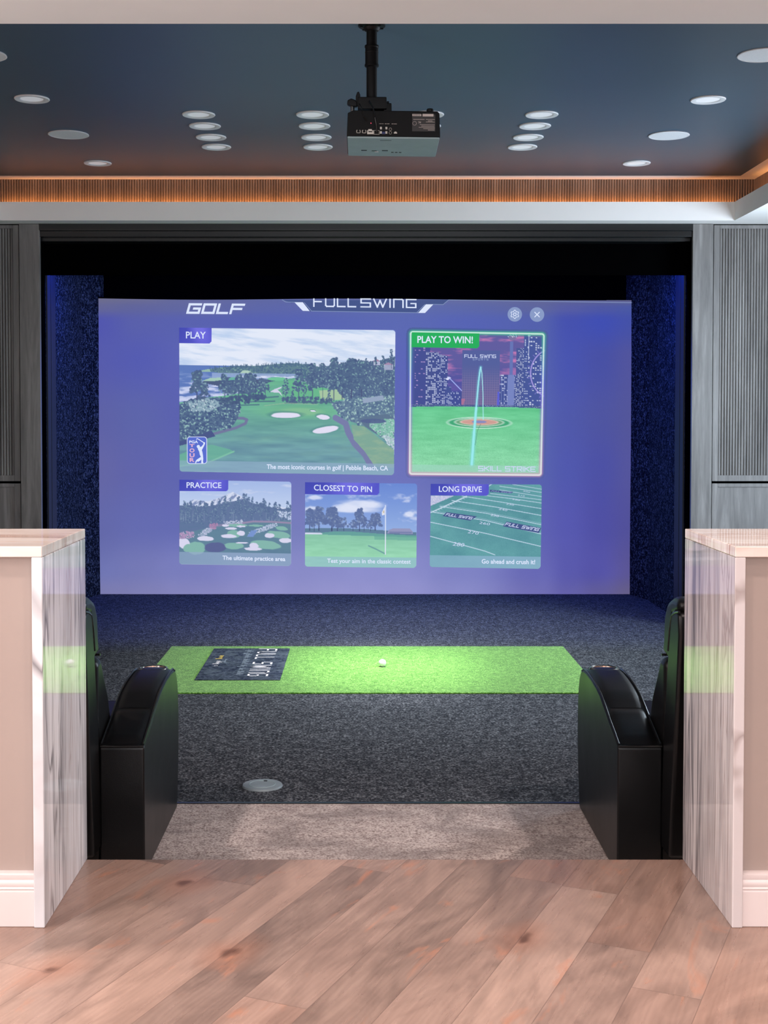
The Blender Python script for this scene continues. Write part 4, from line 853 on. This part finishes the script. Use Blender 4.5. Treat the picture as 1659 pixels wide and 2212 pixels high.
for k in range(3): pjpts(MB().box(.118+.016*k, .128+.016*k, 5.368, 5.371, 2.3378, 2.3386).box(.118+.016*k, .128+.016*k, 5.376, 5.379, 2.3378, 2.3386)).build('underside_mark', 'metal_black', pj)
pjpts(MB().box(.05, .066, 5.364, 5.369, 2.3376, 2.3386)).build('underside_sticker', 'trimwhite', pj)
tag(MB().tube([(.027, 5.235, 2.505), (.032, 5.18, 2.482), (.042, 5.135, 2.452), (.05, 5.128, 2.415), (.055, 5.130, 2.385), (.057, 5.1455, 2.360)], .0032, 10).build('video_cable', 'wire', origin=(.057, 5.143, 2.36)), 'thin black cable curving from the bracket into the back of the projector', 'cable')
tag(MB().tube([(-.012, 5.24, 2.495), (-.006, 5.18, 2.470), (-.002, 5.138, 2.450), (.006, 5.132, 2.42), (.016, 5.1465, 2.405)], .0022, 8).build('power_cable', 'wire', origin=(.016, 5.1455, 2.405)), 'short black lead looping over the left shoulder of the projector', 'cable')

# ------------------------------------------------------------------ the screen and the page projected on it
# picture units: 1158 across, 641 down, thrown with a slight keystone
CN = [(-2.1148, 2.1764), (2.1443, 2.1764), (2.1477, -.1880), (-2.1107, -.1880)]; YS = 10.33
def wave(u, v): return .006*np.sin(u/150+v/330)*np.sin(np.pi*v/641)+.004*np.sin(u/71-v/90)*np.clip((v-300)/341, 0, 1)
def P(u, v, k=0):
    a, b = u/1158, v/641; (x0, z0), (x1, z1), (x2, z2), (x3, z3) = CN
    return ((x0*(1-a)+x1*a)*(1-b)+(x3*(1-a)+x2*a)*b, YS-.0016*k-wave(u, v), (z0*(1-a)+z1*a)*(1-b)+(z3*(1-a)+z2*a)*b)
scr = thing('projection_screen', 'large pale impact screen filling the bay, showing a golf menu page', 'screen', (.016, YS, -.19))
def top_edge(u): return 1.0+4.5*(u/1158)+2.2*np.sin(u/1158*9.0)*np.exp(-((u/1158-.2)/.5)**2)
def raster(name, C, A, fn, mat, keep=None):
    nv, nu = C.shape[:2]; X = fn
    me = bpy.data.meshes.new(name); me.vertices.add(nu*nv); me.vertices.foreach_set('co', X.reshape(-1).astype(np.float32))
    i = np.arange(nu*nv).reshape(nv, nu); q = np.stack([i[:-1, :-1], i[1:, :-1], i[1:, 1:], i[:-1, 1:]], -1).reshape(-1, 4)
    if keep is not None: q = q[keep.reshape(-1)]
    me.loops.add(q.size); me.loops.foreach_set('vertex_index', q.reshape(-1).astype(np.int32)); me.polygons.add(len(q)); me.polygons.foreach_set('loop_start', np.arange(0, q.size, 4, dtype=np.int32))
    me.update(calc_edges=True)
    at = me.color_attributes.new('picture', 'FLOAT_COLOR', 'POINT'); col = np.concatenate([lin(np.clip(C, 0, 255)), np.ones(C.shape[:2]+(1,))], -1); at.data.foreach_set('color', col.reshape(-1).astype(np.float32))
    me.materials.append(M[mat]); me.validate(); return link(name, me, scr)
def Pgrid(U, V, k):
    a, b = (U/1158)[..., None], (V/641)[..., None]; c = [np.array((x, z)) for x, z in CN]
    xz = (c[0]*(1-a)+c[1]*a)*(1-b)+(c[3]*(1-a)+c[2]*a)*b
    return np.stack([xz[..., 0], YS-.0016*k-wave(U, V), xz[..., 1]], -1)
# the cloth: projected ground colour with painted blue lamp wash, plus what light falls on it
UU, BB = np.meshgrid(np.linspace(0, 1158, 150), np.linspace(0, 1, 90)); VV = top_edge(UU)+(641-top_edge(UU))*BB
cloth = bg(UU, VV)*np.array([.93, .9, .95])
cr = (fbm(UU/90+VV/160, VV/120-UU/300, 91, 3)-.5)*np.clip((VV-480)/140, 0, 1)*14; cloth = cloth+cr[..., None]
G = Pgrid(UU, VV, 0)
raster('screen_cloth', cloth, None, G, 'page')
hem = MB().tube([P(u, float(top_edge(np.float64(u)))-1, 1) for u in range(0, 1159, 58)], .006, 8).build('screen_hem', 'black', scr)

def tile(name, C, quad, k, r=7, m=0, extra=None):
    a = (C.U/C.w)[..., None]; b = (C.V/C.h)[..., None]; q = [np.array(p, float) for p in quad]
    uv = (q[0]*(1-a)+q[1]*a)*(1-b)+(q[3]*(1-a)+q[2]*a)*b
    keep = None
    if r:
        d = round_mask(C, r, m); keep = (d[:-1, :-1] <= .5) & (d[1:, 1:] <= .5)
    return raster(name, C.C, None, Pgrid(uv[..., 0]-208, uv[..., 1]-643, k), 'pic', keep)
def qmap(quad, k):
    q = [Vector((a-208, b-643)) for a, b in quad]
    def f(u, v):      # tile fractions -> space
        p = (q[0]*(1-u)+q[1]*u)*(1-v)+(q[3]*(1-u)+q[2]*u)*v; return P(p.x, p.y, k)
    return f
def words(name, text, u0, v0, u1, v1, cap, mat, parent=None, bold=.012, k=4, shear=0):
    # baseline from (u0,v0) to (u1,v1) in photo picture units, capitals cap units tall
    return font_mesh(name, text, lambda a, b: P(u0+(u1-u0)*a-208, v0+(v1-v0)*a-643-cap*b, k), mat, parent or scr, bold, shear)
def squared(name, text, u0, v0, u1, v1, cap, mat, wd=.9, gap=.32, th=.2, shear=0, clip=None, parent=None, k=4, skew=(0, 0)):
    Q, Wd = strip_letters(text, 1, wd, gap, th); P2 = []
    for q in Q:
        P2.append([(u0+(u1-u0)*x/Wd+shear*y*cap+skew[0]*y, v0+(v1-v0)*x/Wd-cap*y+skew[1]*y) for x, y in q])
    if clip is not None:
        P3 = []
        for q in P2:
            o = []
            for (ax, ay), (bx, by) in zip(q, q[1:]+q[:1]):
                ia, ib = ay >= clip(ax), by >= clip(bx)
                if ia: o.append((ax, ay))
                if ia != ib:
                    f = (clip(ax)-ay)/((by-ay)-(clip(bx)-clip(ax))); o.append((ax+(bx-ax)*f, ay+(by-ay)*f))
            if len(o) > 2: P3.append(o)
        P2 = P3
    return poly_mesh(name, P2, lambda a, b: P(a-208, b-643, k), mat, parent or scr)
def shape(name, polys, mat, parent=None, k=2): return poly_mesh(name, polys, lambda a, b: P(a-208, b-643, k), mat, parent or scr)
def tab(w, h, quad_uv, cols, parent, swoosh):
    C = Canvas(w, h, 1.0); a, b = (np.array(c, float) for c in cols); t_ = (C.U/w*.6+C.V/h*.2)[..., None]
    C.C = a*(1-t_)+b*t_
    if swoosh: C.ell(w*.62, h*.05, w*.24, h*1.0, (126, 120, 236), rot=-.35, a=.75, soft=1.2)
    x, y, s = quad_uv; qd = [(x, y), (x+w, y+s*w), (x+w-.4, y+h+s*w), (x-.4, y+h)]
    u = C.U; v = C.V; qx = np.maximum(u-(w-6), 0); qy = np.maximum(v-(h-6), 0); keep = (np.hypot(qx, qy) < 6.4); kp = keep[:-1, :-1] & keep[1:, 1:]
    aa = (C.U/w)[..., None]; bb = (C.V/h)[..., None]; q = [np.array(p, float) for p in qd]; uv = (q[0]*(1-aa)+q[1]*aa)*(1-bb)+(q[3]*(1-aa)+q[2]*aa)*bb
    o = raster('title_tab', C.C, None, Pgrid(uv[..., 0]-208, uv[..., 1]-643, 3), 'pic', kp); o.parent = parent; return o
BLUE = ((70, 76, 178), (98, 96, 214))
# header
pt = lambda u: 643+float(top_edge(np.float64(u-208)))
squared('page_title', 'GOLF', 405, 675.5, 522, 676.5, 18, 'lit', wd=1.25, gap=.42, th=.26, shear=.28)
shape('header_band', [[(611, 648), (630, 654.5), (640, 653), (656, 672), (672, 672.5), (903, 675), (934, 657), (958, 657.5), (970, 647.5), (900, 647.5), (760, 648.5)]], 'ink', k=1)
squared('header_word', 'FULL', 678, 661.5, 768, 662.7, 20, 'lit', wd=.95, gap=.36, th=.15, clip=pt); squared('header_word', 'SWING', 780, 662.9, 898, 664.5, 17, 'lit', wd=.95, gap=.36, th=.15, clip=pt)
shape('header_bar', [[(636, 653), (654, 653), (669, 672), (654, 671.5)]], 'lit', k=3); shape('header_bar', [[(920, 657.5), (936, 657.5), (918, 676), (903, 676)]], 'lit', k=3)
def lines(name, segs, wd, mat, k=3):
    out = []
    for (a, b), (c, d) in segs:
        n = Vector((d-b, a-c)).normalized()*wd/2; out.append([(a-n.x, b-n.y), (c-n.x, d-n.y), (c+n.x, d+n.y), (a+n.x, b+n.y)])
    return shape(name, out, mat, k=k)
lines('header_line', [((609, 647.5), (617, 652.5)), ((617, 652.5), (640, 653)), ((657, 653.5), (673, 672)), ((672, 672), (903, 675.5)), ((900, 675.5), (918, 657.5)), ((935, 657.5), (957, 658)), ((957, 658), (969, 648)), ((969, 648), (1365, 654))], 1.1, 'dim')
# round buttons
def disc(name, cx, cy, r, mat, k): return shape(name, [[(cx+r*cos(2*pi*i/40), cy+r*sin(2*pi*i/40)) for i in range(40)]], mat, k=k)
gb = disc('settings_button', 1112, 679, 15.6, 'dim', 2)
ring = lambda f, w_, n=60: [[(1112+(f(t)-w_/2)*cos(t), 679+(f(t)-w_/2)*sin(t)), (1112+(f(t)+w_/2)*cos(t), 679+(f(t)+w_/2)*sin(t)), (1112+(f(t2)+w_/2)*cos(t2), 679+(f(t2)+w_/2)*sin(t2)), (1112+(f(t2)-w_/2)*cos(t2), 679+(f(t2)-w_/2)*sin(t2))] for t, t2 in ((2*pi*i/n, 2*pi*(i+1)/n) for i in range(n))]
o = shape('gear_icon', ring(lambda t: 7.7+1.15*math.tanh(2.2*cos(6*(t+pi/2))), 1.7)+ring(lambda t: 3, 1.7), 'lit', k=3)
disc('close_button', 1160, 679.5, 15.6, 'dim', 2); lines('cross_icon', [((1154.5, 674), (1165.5, 685)), ((1165.5, 674), (1154.5, 685))], 1.9, 'lit')
# five menu pictures
q1 = [(387, 708), (854, 713), (851, 1026), (386, 1018)]; t1 = tile('coast_course_picture', paint_coast(), q1, 2)
tb = tab(70, 33.5, (387, 707.5, .012), BLUE, t1, True); words('tab_text', 'PLAY', 401.5, 730.5, 444.5, 731, 14.3, 'lit', t1)
words('caption', 'The most iconic courses in golf | Pebble Beach, CA', 575, 1012, 838, 1015.5, 9.8, 'lit', t1, .022)
# badge: blue rounded card, golfer in full follow-through, stacked words
def rrect(x0, y0, x1, y1, r, n=6):
    o = []
    for cx, cy, a0 in ((x1-r, y0+r, -pi/2), (x1-r, y1-r, 0), (x0+r, y1-r, pi/2), (x0+r, y0+r, pi)):
        o += [(cx+r*cos(a0+pi/2*i/n), cy+r*sin(a0+pi/2*i/n)) for i in range(n+1)]
    return o
shape('badge_edge', [rrect(402.3, 942.3, 446, 1001.3, 6.5)], 'lit2', t1, 3); shape('badge_card', [rrect(403.8, 943.8, 444.4, 999.8, 5.2)], 'logo_blue', t1, 3.4)
Zm = lambda pts: [(380+x/16.59, 930+y/16.59) for x, y in pts]
shape('badge_golfer', [Zm([(850, 575), (900, 555), (960, 480), (965, 405), (1020, 410), (1020, 460), (985, 540), (920, 660), (905, 690), (925, 760), (945, 880), (955, 1000), (945, 1100), (960, 1160), (880, 1160), (885, 1020), (860, 1050), (800, 1090), (760, 1110), (735, 1080), (690, 1160), (660, 1160), (680, 1080), (720, 1030), (790, 985), (870, 930), (830, 850), (810, 740), (770, 670), (760, 620), (800, 590)]),
       Zm([(780+58*cos(2*pi*i/20), 560+58*sin(2*pi*i/20)) for i in range(20)]), Zm([(975, 430), (955, 425), (745, 285), (725, 320), (705, 305), (730, 262), (755, 262), (980, 405)])], 'lit', t1, 4)
words('badge_text', 'PGA', 407.4, 956.4, 426.5, 956.4, 5.6, 'lit', t1, .03, 4)
for ch, y in (('T', 964.5), ('O', 976), ('U', 986.5), ('R', 996.5)): words('badge_text', ch, 407.8, y, 418.8, y, 8.2 if ch != 'T' else 6, 'rose', t1, .04, 4)
c2 = paint_city(); q2 = [(875, 704), (1187.5, 709.5), (1180.5, 1037.5), (873, 1035)]; t2 = tile('night_city_picture', c2, q2, 2, 11, 3.5)
tb = tab(146, 32, (889.5, 717.5, .018), ((44, 176, 96), (44, 172, 96)), t2, False); words('tab_text', 'PLAY TO WIN!', 901.5, 740, 1021.5, 741, 14.5, 'lit', t2, .02)
squared('tower_sign', 'FULL SWING', 1003.5, 772, 1071, 772.5, 6.4, 'lit2', wd=.95, gap=.36, th=.2, parent=t2); squared('tower_sign', 'SPORTS', 1021.5, 777.8, 1054.5, 778, 3.6, 'dim', wd=.9, gap=.8, th=.22, parent=t2)
squared('caption', 'SKILL STRIKE', 1034, 1016, 1156.5, 1017.5, 9.5, 'lit2', wd=1.05, gap=.34, th=.2, parent=t2)
q3 = [(386, 1036), (628, 1040), (627, 1223), (384, 1219)]; t3 = tile('mountain_course_picture', paint_alps(), q3, 2)
tab(106, 24.5, (385.5, 1035.5, .006), BLUE, t3, True); words('tab_text', 'PRACTICE', 401, 1053, 476.5, 1053.5, 12, 'lit', t3); words('caption', 'The ultimate practice area', 478, 1209, 614.5, 1212, 9, 'lit', t3, .022)
q4 = [(658, 1042), (901, 1044), (899, 1227), (657, 1224)]; t4 = tile('putting_green_picture', paint_green(), q4, 2)
tab(161, 26, (658, 1041, .012), BLUE, t4, True); words('tab_text', 'CLOSEST TO PIN', 677, 1058.5, 803, 1062.5, 12.2, 'lit', t4); words('caption', 'Test your aim in the classic contest', 705.5, 1215.5, 887, 1217.5, 9, 'lit', t4, .018)
q5 = [(931, 1045), (1171, 1046), (1169, 1229), (928, 1225)]; t5 = tile('yard_field_picture', paint_field(), q5, 2)
tab(126, 25, (930.5, 1044.5, .006), BLUE, t5, True); words('tab_text', 'LONG DRIVE', 948, 1061.5, 1041, 1062, 12, 'lit', t5); words('caption', 'Go ahead and crush it!', 1041, 1217, 1157, 1218.5, 9.4, 'lit', t5, .022)
Z5 = lambda x, y: (920+x/6.144, 1035+y/6.144)
def banner(pts, txt, t_, cap):
    shape('field_banner', [[Z5(*p) for p in pts]], 'ink', t5, 3); (a, b), (c, d) = Z5(*t_[0]), Z5(*t_[1]); squared('banner_text', txt, a, b, c, d, cap, 'dim' if cap < 3 else 'lit2', wd=1, gap=.4, th=.24, shear=.75, parent=t5)
banner([(275, 435), (680, 492), (590, 548), (222, 486)], 'FULL SWING', ((262, 478), (604, 530)), 4.4)
banner([(1075, 560), (1536, 645), (1505, 712), (1025, 622)], 'FULL SWING', ((1052, 608), (1490, 684)), 5.2)
banner([(852, 135), (1165, 165), (1130, 186), (852, 165)], 'FULL SWING', ((870, 160), (1128, 182)), 2.4)
def yard(n, x0, y0, x1, y1, cap): a, b = Z5(x0, y0); c, d = Z5(x1, y1); font_mesh('yard_number', n, lambda s, h: P(a+(c-a)*s+cap*.45*h-208, b+(d-b)*s-cap*h-643, 4), 'lit2', t5, 0)
for a in (('280', 352, 878, 500, 898, 7.5), ('270', 552, 712, 694, 736, 5.6), ('260', 706, 588, 846, 610, 4.8), ('250', 858, 482, 966, 502, 4.2), ('240', 966, 402, 1078, 422, 3.6), ('230', 1066, 332, 1168, 350, 3.2), ('220', 1146, 268, 1246, 286, 2.8), ('210', 1220, 214, 1312, 228, 2.4), ('200', 1290, 162, 1382, 178, 2.2)): yard(*a)
